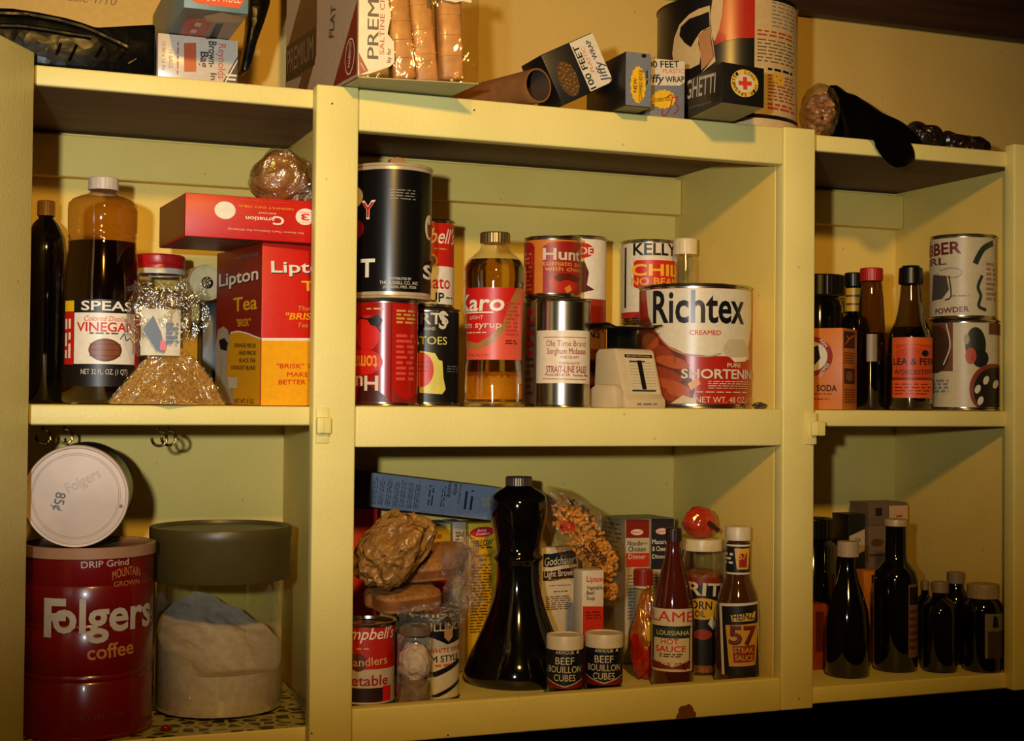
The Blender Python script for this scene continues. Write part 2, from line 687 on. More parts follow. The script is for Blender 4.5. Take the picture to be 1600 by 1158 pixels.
# face frame, 19 mm thick, flush at y = 0
board('stile', (X1L, 0, 1.1866), (X1R, 0.019, 1.879))
board('stile', (X2L, 0, 1.187), (X2R, 0.019, 1.879))
board('stile', (XE, 0.004, 1.187), (XE + 0.030, 0.023, 1.885))
board('stile', (0.030, 0.004, 1.187), (0.0625, 0.023, 1.885))
board('top_rail', (X1R + 0.0004, 0.0004, 1.8335), (X2L - 0.0004, 0.019, 1.8778))
board('middle_rail', (X1R + 0.0004, 0.0004, 1.4994), (X2L - 0.0004, 0.019, 1.5428))
board('bottom_rail', (X1R + 0.0004, 0.0004, 1.1868), (X2L - 0.0004, 0.019, 1.2255))
# shelves
for z in (ZT, ZM, ZF):
    shelf((0.066, 0.0195, z - 0.0205), (0.3735, YB - 0.0005, z))
    zc = 1.2125 if z == ZF else z                 # the centre floor is flush with its rail
    shelf((0.3925, 0.0195, zc - 0.0205), (X2L - 0.0002, YB - 0.0005, zc))
    shelf((X2R - 0.022, 0.0195, z - 0.0205), (XP - 0.0003, YB - 0.0005, z))
# dividers and ends
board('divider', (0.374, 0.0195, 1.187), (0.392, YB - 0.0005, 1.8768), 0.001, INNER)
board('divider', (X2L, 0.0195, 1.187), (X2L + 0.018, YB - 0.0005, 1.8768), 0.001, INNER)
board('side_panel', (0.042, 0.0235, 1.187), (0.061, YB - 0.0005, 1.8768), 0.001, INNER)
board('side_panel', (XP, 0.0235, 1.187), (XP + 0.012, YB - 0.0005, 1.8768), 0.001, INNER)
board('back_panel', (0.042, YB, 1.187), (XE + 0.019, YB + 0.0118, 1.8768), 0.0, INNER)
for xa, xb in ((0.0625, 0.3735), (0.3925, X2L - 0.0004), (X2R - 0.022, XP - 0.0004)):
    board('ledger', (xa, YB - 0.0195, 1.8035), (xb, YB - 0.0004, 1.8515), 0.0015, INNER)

# the two open doors, swung out on their hinges
def open_door(hx, ang, L, hinge_side):
    M = Matrix.Translation((hx, -0.001, 0)) @ Matrix.Rotation(ang, 4, 'Z')
    bb = B()
    bb.box((0, -0.019, 1.195 - CUPZ), (L, 0, 1.8845 - CUPZ), PAINT, 0.002, 3)
    d = bb.build('door', cup, M=M)
    d['label'] = 'door swung open at the left end' if hinge_side < 0 else 'door swung open at the right end'
    for z in (1.7407, 1.35):
        hb = B()
        hb.box((0.002, -0.0205, z - 0.025 - CUPZ), (0.018, -0.0188, z + 0.025 - CUPZ), PAINT, 0.0006)
        hb.lathe([(0, z - 0.026 - CUPZ), (0.0032, z - 0.026 - CUPZ), (0.0032, z + 0.026 - CUPZ), (0, z + 0.026 - CUPZ)], PAINT, 12, (0.0, -0.021, 0))
        hb.build('hinge', d)
    return d


open_door(0.0655, radians(240.5), 0.29, -1)
open_door(XE + 0.0315, radians(-52), 0.29, 1)

# turned-over paint-clogged latches on the stiles
def latch(x0, z0, x1, z1, keep):
    bb = B()
    bb.box((x0, -0.0022, z0 - CUPZ), (x1, 0.0006, z1 - CUPZ), PAINT, 0.0009)
    h = z1 - z0
    k = x1 + 0.0085 if keep else x1 + 0.001
    xk = x0 + 0.006 if keep else x0 - 0.0005
    bb.box((xk, -0.0085, z0 + h * 0.27 - CUPZ), (k, -0.0015, z0 + h * 0.73 - CUPZ), PAINT, 0.0016, 3)
    bb.box((xk + 0.004, -0.0100, z0 + h * 0.29 - CUPZ), (xk + 0.0075, -0.008, z0 + h * 0.71 - CUPZ), PAINT, 0.0008)
    bb.build('latch', cup)


latch(0.3480, 1.5040, 0.3620, 1.5410, False)
latch(0.9420, 1.5010, 0.9570, 1.5390, True)

# cup hooks under the left middle shelf
HOOKM = mat('old_brass', (120, 92, 48), 0.28, 0.9, 0.2, 90)
for px, Y in ((66, 0.19), (100, 0.20), (247, 0.10), (262, 0.125)):
    x = at(px, 690, Y).x
    bb = B()
    z = ZM - 0.0205 - CUPZ
    pts = [(x, Y, z + 0.001), (x, Y, z - 0.007)]
    for k in range(13):
        a = pi / 2 - k * (pi * 1.55) / 12
        pts.append((x + 0.001 + 0.0078 * cos(a), Y - 0.002, z - 0.0155 + 0.0078 * sin(a)))
    bb.tube(pts, 0.0016, HOOKM, 8)
    bb.lathe([(0.0, -0.002), (0.0045, -0.002), (0.0045, 0.0), (0, 0.0)], HOOKM, 14, (x, Y, z))
    bb.build('cup_hook', cup)

# nail holes and chips in the paint
NAILM = mat('rusty_nail', (70, 38, 18), 0.6, 0.2, 0.3, 200)
for px, py in ((519, 162), (700, 1149), (1248, 1092), (741, 172), (487, 1146)):
    bb = B()
    p = at(px, py, 0)
    bb.add([(p.x + 0.0011 * cos(k * pi / 4), -0.0002, p.z - CUPZ + 0.0011 * sin(k * pi / 4)) for k in range(8)], [tuple(range(8))], NAILM)
    bb.build('nail_head', cup)

p = at(1072, 1128, 0)
bb = B()
bb.add([(p.x + 0.0125 * cos(k * pi / 12) * (1 + 0.12 * sin(k * 2.3)), -0.0002, 1.1886 - CUPZ + 0.0150 * sin(k * pi / 12) * (1 + 0.1 * sin(k * 1.7))) for k in range(13)], [tuple(range(13))], mat('scorched_paint', (104, 58, 24), 0.6, 0, 0.3, 120))
o = bb.build('scorch_mark', cup)

# pebble-patterned lining paper on the left bottom shelf
def pebble_material():
    m, nt, bs, out = _new('pebble_shelf_paper')
    tc = nt.nodes.new('ShaderNodeTexCoord')
    mp = nt.nodes.new('ShaderNodeMapping'); mp.inputs['Scale'].default_value = (62, 62, 62)
    mp.inputs['Rotation'].default_value = (0, 0, 0.2)
    nt.links.new(tc.outputs['Object'], mp.inputs[0])
    vo = nt.nodes.new('ShaderNodeTexVoronoi'); vo.feature = 'DISTANCE_TO_EDGE'; vo.inputs['Scale'].default_value = 1.0
    vo.inputs['Randomness'].default_value = 0.6
    nt.links.new(mp.outputs[0], vo.inputs['Vector'])
    cr = nt.nodes.new('ShaderNodeValToRGB')
    cr.color_ramp.elements[0].position = 0.07; cr.color_ramp.elements[0].color = (*lin((170, 160, 96)), 1)
    cr.color_ramp.elements[1].position = 0.16; cr.color_ramp.elements[1].color = (*lin((44, 42, 20)), 1)
    nt.links.new(vo.outputs['Distance'], cr.inputs[0])
    nt.links.new(cr.outputs[0], bs.inputs['Base Color'])
    bs.inputs['Roughness'].default_value = 0.35
    return m


bb = B(); bb.box((0.0665, 0.0200, ZF), (0.3730, YB - 0.001, ZF + 0.0007), pebble_material(), 0)
tag(bb.build('shelf_paper'), 'dark pebble-patterned lining paper under the red coffee can and canister', 'shelf paper')
EPS = 0.0004                # a hair of clearance under everything that stands on a shelf
ZM, ZT, ZF = ZM + EPS, ZT + EPS, ZF + EPS
ZFL = ZF + 0.0007

# ------------------------------------------------------------------ common materials
TIN = mat('tinplate', (190, 182, 165), 0.22, 1.0, 0.08, 40)
TIN2 = mat('dull_tinplate', (150, 140, 120), 0.35, 1.0, 0.12, 40)
BLACKG = mat('black_liquid_glass', (7, 5, 4), 0.06, 0, 0.1, 30, coat=0.6)
BLACKP = crumple('black_plastic_sheet', (7, 6, 5), 0.26, 26, 0.12, 0.3, 0.0, 0.12)
BLACKC = mat('black_bakelite', (12, 11, 10), 0.3, 0, 0.1, 60)
CREAMP = mat('cream_plastic', (214, 200, 168), 0.4, 0, 0.05, 60)
CREAMC = mat('cream_enamel_cap', (196, 178, 140), 0.4, 0, 0.1, 90)
KRAFT = mat('kraft_paper', (150, 104, 56), 0.6, 0, 0.2, 50, bump=0.5, bscale=120)
BOARDM = mat('grey_cardboard', (128, 106, 76), 0.8, 0, 0.1, 80)
CLEAR = film('clear_glass', (0.97, 0.96, 0.92), 0.05, 0.55, 0.03, 0)
CELLO = film('cellophane', (0.96, 0.94, 0.88), 0.16, 0.5, 0.16, 1.0, 55)

WHITE, CREAM, PAPER = ink((226, 218, 200)), ink((216, 200, 160)), ink((206, 196, 172), 0.55)
BLACK, RED, DRED = ink((14, 12, 12)), ink((196, 24, 14)), ink((128, 14, 10))
YEL, GOLD, ORG, BRN = ink((236, 186, 12)), ink((190, 150, 60)), ink((214, 92, 24)), ink((92, 46, 22))
GREY, TEAL, NAVY, PINK = ink((120, 116, 110)), ink((92, 124, 122)), ink((24, 26, 50)), ink((222, 96, 74))
REDG = ink((178, 20, 12), 0.22)


class PX:
    "prints on a surface with positions read off as picture columns and rows over the face they lie on"
    def __init__(s, b, surf, U, V, su, sv):
        s.P = Print(b, surf)
        s.U, s.V, s.su, s.sv = U, V, su, sv

    def q(s, p):
        return (s.U(p[0], p[1]), s.V(p[0], p[1]))

    def poly(s, pts, m):
        s.P.poly([s.q(p) for p in pts], m)

    def rect(s, x0, y0, x1, y1, m):
        n = 1
        s.poly([(x0, y1), (x1, y1), (x1, y0), (x0, y0)], m)

    def ell(s, cx, cy, rx, ry, m, rot=0, n=30):
        s.poly([(cx + rx * cos(a) * cos(rot) - ry * sin(a) * sin(rot), cy + rx * cos(a) * sin(rot) + ry * sin(a) * cos(rot)) for a in [-2 * pi * k / n for k in range(n)]], m)

    def stroke(s, pts, w, m):
        s.P.stroke([s.q(p) for p in pts], (lambda t: w(t) * s.sv) if callable(w) else w * s.sv, m)

    def curve(s, pts, w, m, n=6):
        "smooth stroke through pts"
        out = []
        L = len(pts)
        for i in range(L - 1):
            p0, p1, p2, p3 = pts[max(0, i - 1)], pts[i], pts[i + 1], pts[min(L - 1, i + 2)]
            for k in range(n):
                t = k / n
                out.append(tuple(0.5 * (2 * p1[j] + (p2[j] - p0[j]) * t + (2 * p0[j] - 5 * p1[j] + 4 * p2[j] - p3[j]) * t * t + (3 * p1[j] - p0[j] - 3 * p2[j] + p3[j]) * t ** 3) for j in (0, 1)))
        out.append(pts[-1])
        s.stroke(out, w, m)

    def text(s, body, x0, y0, x1, y1, m, bold=0.0, shear=0.0, rot=0.0, arc=0.0, drop=0.0):
        "lettering filling columns x0..x1, capitals filling rows y0..y1; drop = rows the right end sits lower"
        cx, cy = (x0 + x1) / 2, (y0 + y1) / 2
        a, b = s.q((x0, cy - drop / 2)), s.q((x1, cy + drop / 2))
        w = math.hypot(b[0] - a[0], b[1] - a[1])
        h = abs(s.q((cx, y0))[1] - s.q((cx, y1))[1])
        r = math.atan2(b[1] - a[1], b[0] - a[0]) + rot
        c = s.q((cx, cy))
        s.P.text(body, c[0], c[1], w, h, m, bold, shear, r, arc)

    def vtext(s, body, x0, y0, x1, y1, m, bold=0.0, up=True, shear=0.0):
        "lettering running up (or down) the rows y0..y1 with capitals x0..x1 high"
        c = s.q(((x0 + x1) / 2, (y0 + y1) / 2))
        w = abs(s.q((x0, y0))[1] - s.q((x0, y1))[1])
        h = abs(s.q((x0, (y0 + y1) / 2))[0] - s.q((x1, (y0 + y1) / 2))[0])
        s.P.text(body, c[0], c[1], w, h, m, bold, shear, pi / 2 if up else -pi / 2)

    def utext(s, body, x0, y0, x1, y1, m, bold=0.0, shear=0.0):
        "lettering standing on its head"
        c = s.q(((x0 + x1) / 2, (y0 + y1) / 2))
        a, b = s.q((x0, y0)), s.q((x1, y1))
        s.P.text(body, c[0], c[1], abs(b[0] - a[0]), abs(b[1] - a[1]), m, bold, shear, pi)

    def greek(s, x0, y0, x1, y1, n, m, **k):
        a, b = s.q((x0, y1)), s.q((x1, y0))
        s.P.greek(min(a[0], b[0]), min(a[1], b[1]), max(a[0], b[0]), max(a[1], b[1]), n, m, **k)


def round_px(b, r, h, pl, pr, yt, yb, surf=None, rfn=None, flip=None):
    "PX frame over the camera side of a round thing"
    cx, rp = (pl + pr) / 2, (pr - pl) / 2
    surf = surf or Cyl(rfn or r, flip=flip)
    def U(x, y):
        t = (x - cx) / rp
        return r * math.asin(max(-1, min(1, t))) if abs(t) <= 1 else r * (pi / 2 + abs(t) - 1) * (1 if t > 0 else -1)
    def V(x, y):
        return (yb - y) / (yb - yt) * h
    lim = 0.0046 if surf.flip is None else 0
    return PX(b, surf, U, lambda x, y: max(lim, min(h - lim, V(x, y))), r / rp, h / (yb - yt))


def quad_px(b, surf, w, h, TL, TR, BL, BR):
    "PX frame over a flat face whose corners are seen at TL, TR, BL, BR"
    def U(x, y):
        l = TL[0] + (BL[0] - TL[0]) * (y - TL[1]) / (BL[1] - TL[1])
        r = TR[0] + (BR[0] - TR[0]) * (y - TR[1]) / (BR[1] - TR[1])
        return (x - l) / (r - l) * w
    def V(x, y):
        k = (x - BL[0]) / (BR[0] - BL[0])
        t, o = TL[1] + (TR[1] - TL[1]) * k, BL[1] + (BR[1] - BL[1]) * k
        return (o - y) / (o - t) * h
    P = PX(b, surf, U, V, w / abs(BR[0] - BL[0]), h / abs(BL[1] - TL[1]))
    P.P.clip = (w, h)
    return P


def stand(name, label, cat, pl, pr, pt, Y, zb, group=None, r=None, h=None, yb=None):
    x, rr, hh = round_spec(pl, pr, pt, Y, zb)
    t = thing(name, label, cat, (x, Y, zb), bearing(x, Y), group)
    return t, r or rr, h or hh


def can_body(r, h, m=TIN, rim=TIN):
    b = B()
    b.lathe([(0, 0.002, m), (r - 0.0032, 0.002, rim), (r - 0.0026, 0, rim), (r - 0.0004, 0, rim), (r + 0.0004, 0.0012, rim), (r, 0.0026, rim), (r - 0.0012, 0.0034, m),
             (r - 0.0012, h - 0.0034, rim), (r, h - 0.0026, rim), (r + 0.0004, h - 0.0012, rim), (r - 0.0004, h, rim), (r - 0.0026, h, rim), (r - 0.0032, h - 0.003, m),
             (r * 0.8, h - 0.003, m), (r * 0.78, h - 0.0036, m), (0, h - 0.0036, m)], m)
    return b


def wrap(b, r, bands, e=0.0):
    "a paper label right round the tin: bands = [(z0, z1, material)]"
    for z0, z1, m in bands:
        b.lathe([(r + e, z0, m), (r + e, z1, m)], m)


def can(name, label, pl, pr, pt, Y, zb, base, yb, bands=None, r=None, h=None, m=TIN, rim=TIN, lift=0.0045, flip=False, cat='can', group=None):
    "a tin with its paper label; returns (thing, r, h, label builder, PX)"
    t, r, h = stand(name, label, cat, pl, pr, pt, Y, zb, group, r, h)
    can_body(r, h, m, rim).build('tin', t)
    b = B()
    wrap(b, r - 0.0009, bands(h) if bands else [(lift, h - lift, base)])
    P = round_px(b, r, h, pl, pr, *rows(t, r, h), Cyl(r - 0.0009))
    return t, r, h, b, P


def bottle(t, prof, m, n=48):
    return B().lathe(prof, m, n).build('bottle', t, angle=50)


def cap(t, r, z0, z1, m, name='cap', ribs=36, bev=0.0008):
    def wob(a, z):
        return 0.012 * (1 if sin(a * ribs) > 0 else -1) if ribs else 0
    b = B()
    b.lathe([(0, z0), (r, z0)], m, 72)
    b.lathe([(r, z0), (r, z1 - bev * 2)], m, 72, wob=wob)
    b.lathe([(r, z1 - bev * 2), (r - bev * 0.5, z1 - bev * 0.6), (r - bev * 2, z1), (0, z1)], m, 72)
    return b.build(name, t, angle=30)


class Carton:
    "a printed box; local origin = bottom corner between the left side and the front"
    def __init__(s, w, d, h, m, bev=0.0009):
        s.b = B()
        s.w, s.d, s.h = w, d, h
        s.b.box((0, 0, 0), (w, d, h), m, bev)
    def face(s, k):
        w, d, h = s.w, s.d, s.h
        return {'front': (Flat((0, 0, 0), (1, 0, 0), (0, 0, 1)), w, h), 'left': (Flat((0, d, 0), (0, -1, 0), (0, 0, 1)), d, h), 'right': (Flat((w, 0, 0), (0, 1, 0), (0, 0, 1)), d, h),
                'bottom': (Flat((0, d, 0), (1, 0, 0), (0, -1, 0)), w, d), 'top': (Flat((0, 0, h), (1, 0, 0), (0, 1, 0)), w, d)}[k]
    def px(s, k, TL, TR, BL, BR):
        f, w, h = s.face(k)
        return quad_px(s.b, f, w, h, TL, TR, BL, BR)
    def pr(s, k):
        f, w, h = s.face(k)
        P = Print(s.b, f)
        P.clip = (w, h)
        return P
    def fill(s, k, m, e=0.0006):
        f, w, h = s.face(k)
        Print(s.b, Flat(f.o, f.U, f.V, 0.00008)).rect(e, e, w - e, h - e, m)
    def done(s, name, label, cat, loc=None, rz=0.0, M=None, group=None):
        o = s.b.build(name, None, loc, None if M is not None else rz, M=M)
        return tag(o, label, cat, group)


def reach(p, direction, px):
    "distance from p along a level direction until the sight line of column px is met"
    a = ray(px, 579)
    # (p + s d - C) x a = 0 in plan
    d = Vector(direction)
    e = p - CAM
    den = d.x * a.y - d.y * a.x
    return (e.y * a.x - e.x * a.y) / den


# ================================================================== left bay, upper shelf
# ---- tall dark bottle half hidden by the open door
t, r, h = stand('brown_bottle', 'nearly black bottle with tan cap, against the open door at the left end', 'bottle', 36, 100, 310, 0.205, ZM)
rr = r
bottle(t, [(0, 0.001), (rr * 0.92, 0.001), (rr, 0.004), (rr, h * 0.74), (rr * 0.93, h * 0.82), (rr * 0.62, h * 0.885), (rr * 0.38, h * 0.91), (rr * 0.36, h * 0.95), (0, h * 0.95)], BLACKG)
cap(t, rr * 0.42, h * 0.925, h, mat('tan_cap', (150, 110, 66), 0.4))

# ---- vinegar
t, r, h = stand('vinegar_bottle', 'big vinegar bottle with see-through tan top and black, white and red label', 'bottle', 98, 216, 270, 0.114, ZM)
s_ = h / (632 - 270)
Z = lambda y: (632 - y) * s_
k = r / 59
AMB = film('tan_plastic_bottle', (0.72, 0.55, 0.28), 0.05, 0.5, 0.05, 0.0)
VIN = mat('vinegar', (16, 7, 3), 0.05, 0, 0.1, 30, coat=0.5)
prof = [(0, 0.001), (54 * k, 0.001), (58.5 * k, 0.005), (58.5 * k, Z(455)), (57 * k, Z(430)), (54 * k, Z(405)), (51.5 * k, Z(380)), (51.5 * k, Z(372)), (50.3 * k, Z(369)), (52.3 * k, Z(365)), (50.6 * k, Z(361)), (52.5 * k, Z(357)),
        (53 * k, Z(322)), (52 * k, Z(313)), (46 * k, Z(306)), (34 * k, Z(300)), (23 * k, Z(296)), (20 * k, Z(293)), (20 * k, Z(284))]
bottle(t, prof, AMB)
B().lathe([(0, 0.002), (54 * k, 0.002), (58 * k, 0.006), (58 * k, Z(455)), (55.5 * k, Z(430)), (52.5 * k, Z(405)), (50 * k, Z(384)), (50 * k, Z(374)), (0, Z(374))], VIN).build('vinegar', t)
cap(t, 23 * k, Z(290), Z(270), mat('white_tin_cap', (186, 174, 160), 0.4))
b = B()
P = round_px(b, r, h, 98, 216, *rows(t, r, h), Cyl(58.5 * k, h0=0.0004))
P.rect(103, 468, 213, 604, BLACK)
P.rect(104, 470, 117, 487, YEL); P.rect(206, 474, 213, 490, YEL)
P.rect(104, 488, 117, 570, RED); P.rect(206, 491, 213, 572, RED)
P.rect(118, 489, 206, 569, WHITE)
P.text('SPEAS', 130, 471, 202, 485, WHITE, 0.03)
P.text('Colored Distilled', 134, 494, 198, 502, RED, 0.0, 0.25)
P.text('VINEGAR', 124, 504, 204, 518, RED, 0.03)
P.greek(140, 519, 186, 523, 1, BLACK)
P.ell(163, 547, 24, 18, BRN); P.ell(163, 547, 21, 15, ink((122, 62, 28)))
for yy in (538, 547, 556):
    P.rect(141, yy - 0.8, 185, yy + 0.8, BRN)
P.curve([(184, 530), (190, 521), (193, 531), (199, 528), (203, 536), (203, 552)], 1.4, BLACK)
P.text('NET 32 FL. OZ. (1 QT)', 130, 577, 196, 585, PAPER, 0.0)
P.greek(105, 498, 115, 560, 2, WHITE, vertical=True)
b.build('label', t)

# ---- jar with the red and white lid
t, r, h = stand('glass_jar', 'glass jar with red and white striped lid behind the bag of grain', 'jar', 204, 286, 396, 0.186, ZM)
s_ = h / (632 - 396)
bottle(t, [(0, 0.001), (r * 0.9, 0.001), (r * 0.95, 0.005), (r * 0.95, h * 0.78), (r * 0.86, h * 0.86), (r * 0.86, h * 0.95)], CLEAR)
B().lathe([(0, 0.003), (r * 0.9, 0.004), (r * 0.9, h * 0.74), (r * 0.6, h * 0.77), (0, h * 0.78)], mat('brown_meal', (104, 74, 38), 0.9, 0, 0.3, 200)).build('contents', t)
b = B()
wm, rm = mat('lid_white', (196, 186, 166), 0.35), mat('lid_red', (170, 22, 16), 0.35)
b.lathe([(r * 0.9, h * 0.868, wm), (r, h * 0.87, wm), (r * 1.0, h * 0.895, wm), (r * 0.985, h * 0.9, wm), (r, h * 0.905, wm), (r, h * 0.93, rm), (r * 0.985, h * 0.935, rm), (r, h * 0.94, rm), (r * 0.99, h * 0.99, rm), (r * 0.94, h, rm), (0, h, rm)], wm)
b.build('lid', t)

# ---- twisted plastic bag of grain, a paper band caught in its neck
GRAIN = mat('tan_grain', (176, 132, 62), 0.85, 0, 0.45, 420, bump=0.6, bscale=500)
px_, Y = 266, 0.040
x0 = at(px_, 600, Y).x
mp_ = mpp(px_, Y)
hh = (630 - 536) * mp_
hw = 89 * mp_
t = thing('bag_of_grain', 'clear twisted plastic bag slumped full of tan grain beside the vinegar', 'food bag', (x0, Y, ZM), bearing(x0, Y))


def mound(u, v, g=1.0, top=1.0):
    a = 2 * pi * u
    q = 1 - v
    n = noise.noise(Vector((cos(a) * 1.4, sin(a) * 1.4, v * 3)))
    sq = 1 / max(abs(cos(a)) ** 1.0 + abs(sin(a)) ** 1.0, 0.75)
    rad = (q ** (0.62 + 0.3 * abs(sin(a)) + 0.12 * n)) * sq * (1 + 0.10 * n)
    return Vector((hw * rad * cos(a) * g, 0.033 * rad * sin(a) * g, 0.0008 + hh * top * (v ** 1.05)))


b = B(); b.grid(lambda u, v: mound(u, v), 60, 26, GRAIN, True); b.build('grain', t)
b = B()
b.grid(lambda u, v: mound(u, v * 0.9, 1.03) + Vector((0, 0, 0.0012)), 60, 22, CELLO, True)


def neck(u, v):
    a = 2 * pi * u
    z = hh * 0.80 + v * 118 * mp_
    w = (0.020 + 0.008 * sin(v * 3.0)) * (1 + 0.25 * v)
    n = noise.noise(Vector((cos(a) * 2, sin(a) * 2, v * 4 + 5)))
    return Vector((-0.014 + 0.004 * v + w * cos(a) * (1 + 0.3 * n), 0.004 + w * 0.5 * sin(a) * (1 + 0.4 * n), z + 0.006 * n * v))


b.grid(neck, 44, 22, CELLO, True)
b.grid(lambda u, v: Vector((0.014 + 0.022 * v + 0.004 * sin(9 * u), -0.004 - 0.006 * u, hh * 0.9 + 0.055 * u + 0.025 * v + 0.006 * noise.noise(Vector((u * 4, v * 4, 1))))), 10, 8, CELLO)
b.build('bag', t)
b = B()
pw, ph = 60 * mp_, 72 * mp_
zz = hh * 0.88
surf_o = Vector((-0.030, -0.007, zz - 0.004))
b.grid(lambda u, v: surf_o + Vector((pw * u, -0.006 * sin(pi * u) + 0.005 * noise.noise(Vector((u * 3, v * 3, 2))), ph * v)), 12, 10, PAPER)
P = Print(b, Flat(surf_o + Vector((0, -0.0085, 0)), (1, 0, 0), (0, 0, 1)))
P.poly([(0.002, ph * 0.55), (0.016, ph * 0.10), (0.024, ph * 0.05), (0.020, ph * 0.50), (0.012, ph * 0.85)], NAVY)
P.poly([(0.019, ph * 0.12), (0.025, ph * 0.10), (0.026, ph * 0.30), (0.020, ph * 0.33)], RED)
P.greek(0.025, ph * 0.25, pw - 0.002, ph * 0.72, 5, NAVY, fill=0.7)
b.build('paper_label', t)

# ---- dark box behind the tea, and the white-ended roll lying on it
pk = at(317, 472, 0.222)
c = Carton(0.050, 0.035, pk.z - ZM, BLACK)
c.done('black_box', 'black box between the red-lidded jar and the tea box, the paper roll on top', 'box', (pk.x, 0.222, ZM), radians(-2))
pr_ = at(324, 440, 0.205)
rr = 28.5 * mpp(324, 0.205)
M = Matrix.Translation((pr_.x, 0.205, pk.z + rr + 0.0003)) @ Matrix.Rotation(radians(6), 4, 'Z') @ Matrix.Rotation(radians(-90), 4, 'X')
t = thing('paper_roll', 'cream roll with a black centre hole lying behind the tea box', 'roll', M=M)
b = B(); ROLLM = mat('cream_roll_paper', (206, 190, 140), 0.6)
b.lathe([(rr * 0.32, 0.0006), (rr * 0.8, 0), (rr * 0.82, 0.0012), (rr * 0.86, 0.0012), (rr * 0.88, 0), (rr * 0.97, 0), (rr, 0.003), (rr, 0.055), (0, 0.055)], ROLLM)
b.build('roll', t)
b = B(); b.lathe([(0, 0.0015), (rr * 0.32, 0.0012), (rr * 0.33, 0.0002), (rr * 0.30, -0.0002), (rr * 0.26, 0.0006)], BLACKC); b.build('core', t)

# ---- tea box
pc = at(407, 632, 0.036)
RZ = radians(10)
tp = at(407, 378.5, 0.036).z
L = reach(Vector((pc.x, 0.036, 0)), (-sin(RZ), cos(RZ), 0), 337)
c = Carton(0.3732 - pc.x, L, tp - ZM, RED)
TEAH = tp
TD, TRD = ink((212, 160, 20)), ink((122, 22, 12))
P = c.px('front', (407, 378), (496, 384), (407, 632), (496, 633))
P.rect(407.4, 531, 520, 632, ink((226, 160, 6)))
P.rect(407.4, 527, 520, 531, WHITE)
P.text('Lipton', 419.5, 409, 505, 426, BLACK, 0.03); P.text('Lipton', 418.5, 407.5, 504, 424.5, WHITE, 0.03)
P.text('Tea', 459, 438, 504, 453, ink((226, 170, 30)), 0.03)
P.text('The', 454, 477, 471, 484, GOLD, 0.0, 0.3)
P.text('"BRISK"', 438, 488, 488, 498, ink((230, 170, 20)), 0.02, 0.25)
P.text('Tea', 454, 503, 469, 510, GOLD, 0.0, 0.3)
P.text('"BRISK" TEA', 427, 567, 488, 574, RED, 0.015, 0.1)
P.text('MAKES', 441, 580, 475, 587, RED, 0.02)
P.text('BETTER TEA', 430, 592, 488, 599, RED, 0.02)
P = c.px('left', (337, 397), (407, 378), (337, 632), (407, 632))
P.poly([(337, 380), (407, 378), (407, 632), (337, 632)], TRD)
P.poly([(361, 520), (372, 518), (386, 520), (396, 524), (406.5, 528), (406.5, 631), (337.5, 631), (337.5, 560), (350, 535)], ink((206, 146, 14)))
P.curve([(361, 520), (372, 517.5), (386, 520), (396, 524), (406.5, 528)], 2.2, WHITE)
P.text('Lipton', 342, 425, 403, 444, BLACK, 0.03, drop=-14); P.text('Lipton', 341, 423, 402, 442, WHITE, 0.03, drop=-14)
P.text('Tea', 365, 463, 401, 484, TD, 0.03, drop=-6)
P.text('"BRISK"', 370, 498, 392, 509, TD, 0.02, 0.2, drop=-2)
P.text('FAMILY SIZE PACK', 367, 398, 402, 402, GREY, 0.0, drop=-8)
for i, s2 in enumerate(('ORANGE PEKOE', 'AND PEKOE', 'BLACK TEA', 'CHOICEST BLEND')):
    P.text(s2, (367, 375, 376, 363)[i], 536 + i * 11.5, 400, 542 + i * 11.5, BLACK, 0.015, 0.12)
P.text('NET WT. 8 OZ', 369, 622, 398, 629, BLACK, 0.0)
P.poly([(341, 516), (350, 510), (358, 516), (361, 535), (358, 548), (356, 590), (366, 612), (368, 628), (345, 630), (338, 600), (338, 540)], ink((158, 146, 124)))
P.poly([(343, 532), (352, 528), (358, 536), (356, 548), (346, 546)], BLACK)
P.poly([(358, 588), (374, 589), (373, 606), (360, 606)], ink((188, 178, 150)))
P.stroke([(348, 560), (347, 600)], 3, GREY)
c.done('tea_box', 'red and yellow tea box, a red milk box lying across its top', 'box', (pc.x, 0.036, ZM), RZ)

# ---- dry milk box upside down on the tea box
pc = at(289, 370, 0.018)
back = at_z(281, 404, TEAH + 0.0004)
dd = Vector((back.x - pc.x, back.y - 0.018, 0))
RZ = radians(4)
hgt = at(292, 298.5, 0.018).z - at(289, 366.5, 0.018).z
c = Carton(0.369 - pc.x, min(0.13, max(0.06, dd.length)), hgt, ink((190, 20, 10)))
P = c.px('front', (294, 298.5), (489, 311), (289, 367), (489, 380))
P.ell(344, 326, 14, 14, WHITE); P.ell(453, 335, 13.5, 13.5, WHITE)
P.utext('3', 447, 330, 459, 341, RED, 0.04); P.utext('MAKES', 444, 326.5, 462, 329.5, RED, 0.0); P.utext('QUARTS', 444, 343, 462, 346, RED, 0.0)
P.utext('NONFAT DRY MILK', 362, 317, 436, 325, ink((226, 160, 40)), 0.01)
P.utext('FORTIFIED WITH VITAMINS A & D', 364, 309, 430, 312.5, GOLD, 0.0)
P.utext('INSTANT', 388, 328, 412, 332, WHITE, 0.0)
P.utext('arnation', 371, 335, 410, 344, WHITE, 0.025)
P.utext('C', 408, 335, 423, 349, WHITE, 0.045)
P.utext("For Recent That's Delicious For Drinking!", 346, 357, 450, 361, CREAM, 0.0, 0.2)
P.rect(475, 307, 478, 376, ink((166, 16, 8)))
P.rect(486, 330, 489, 352, BLACK); P.rect(487, 332, 492, 350, WHITE)
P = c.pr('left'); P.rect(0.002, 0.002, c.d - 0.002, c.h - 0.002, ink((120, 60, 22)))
P = c.pr('bottom')
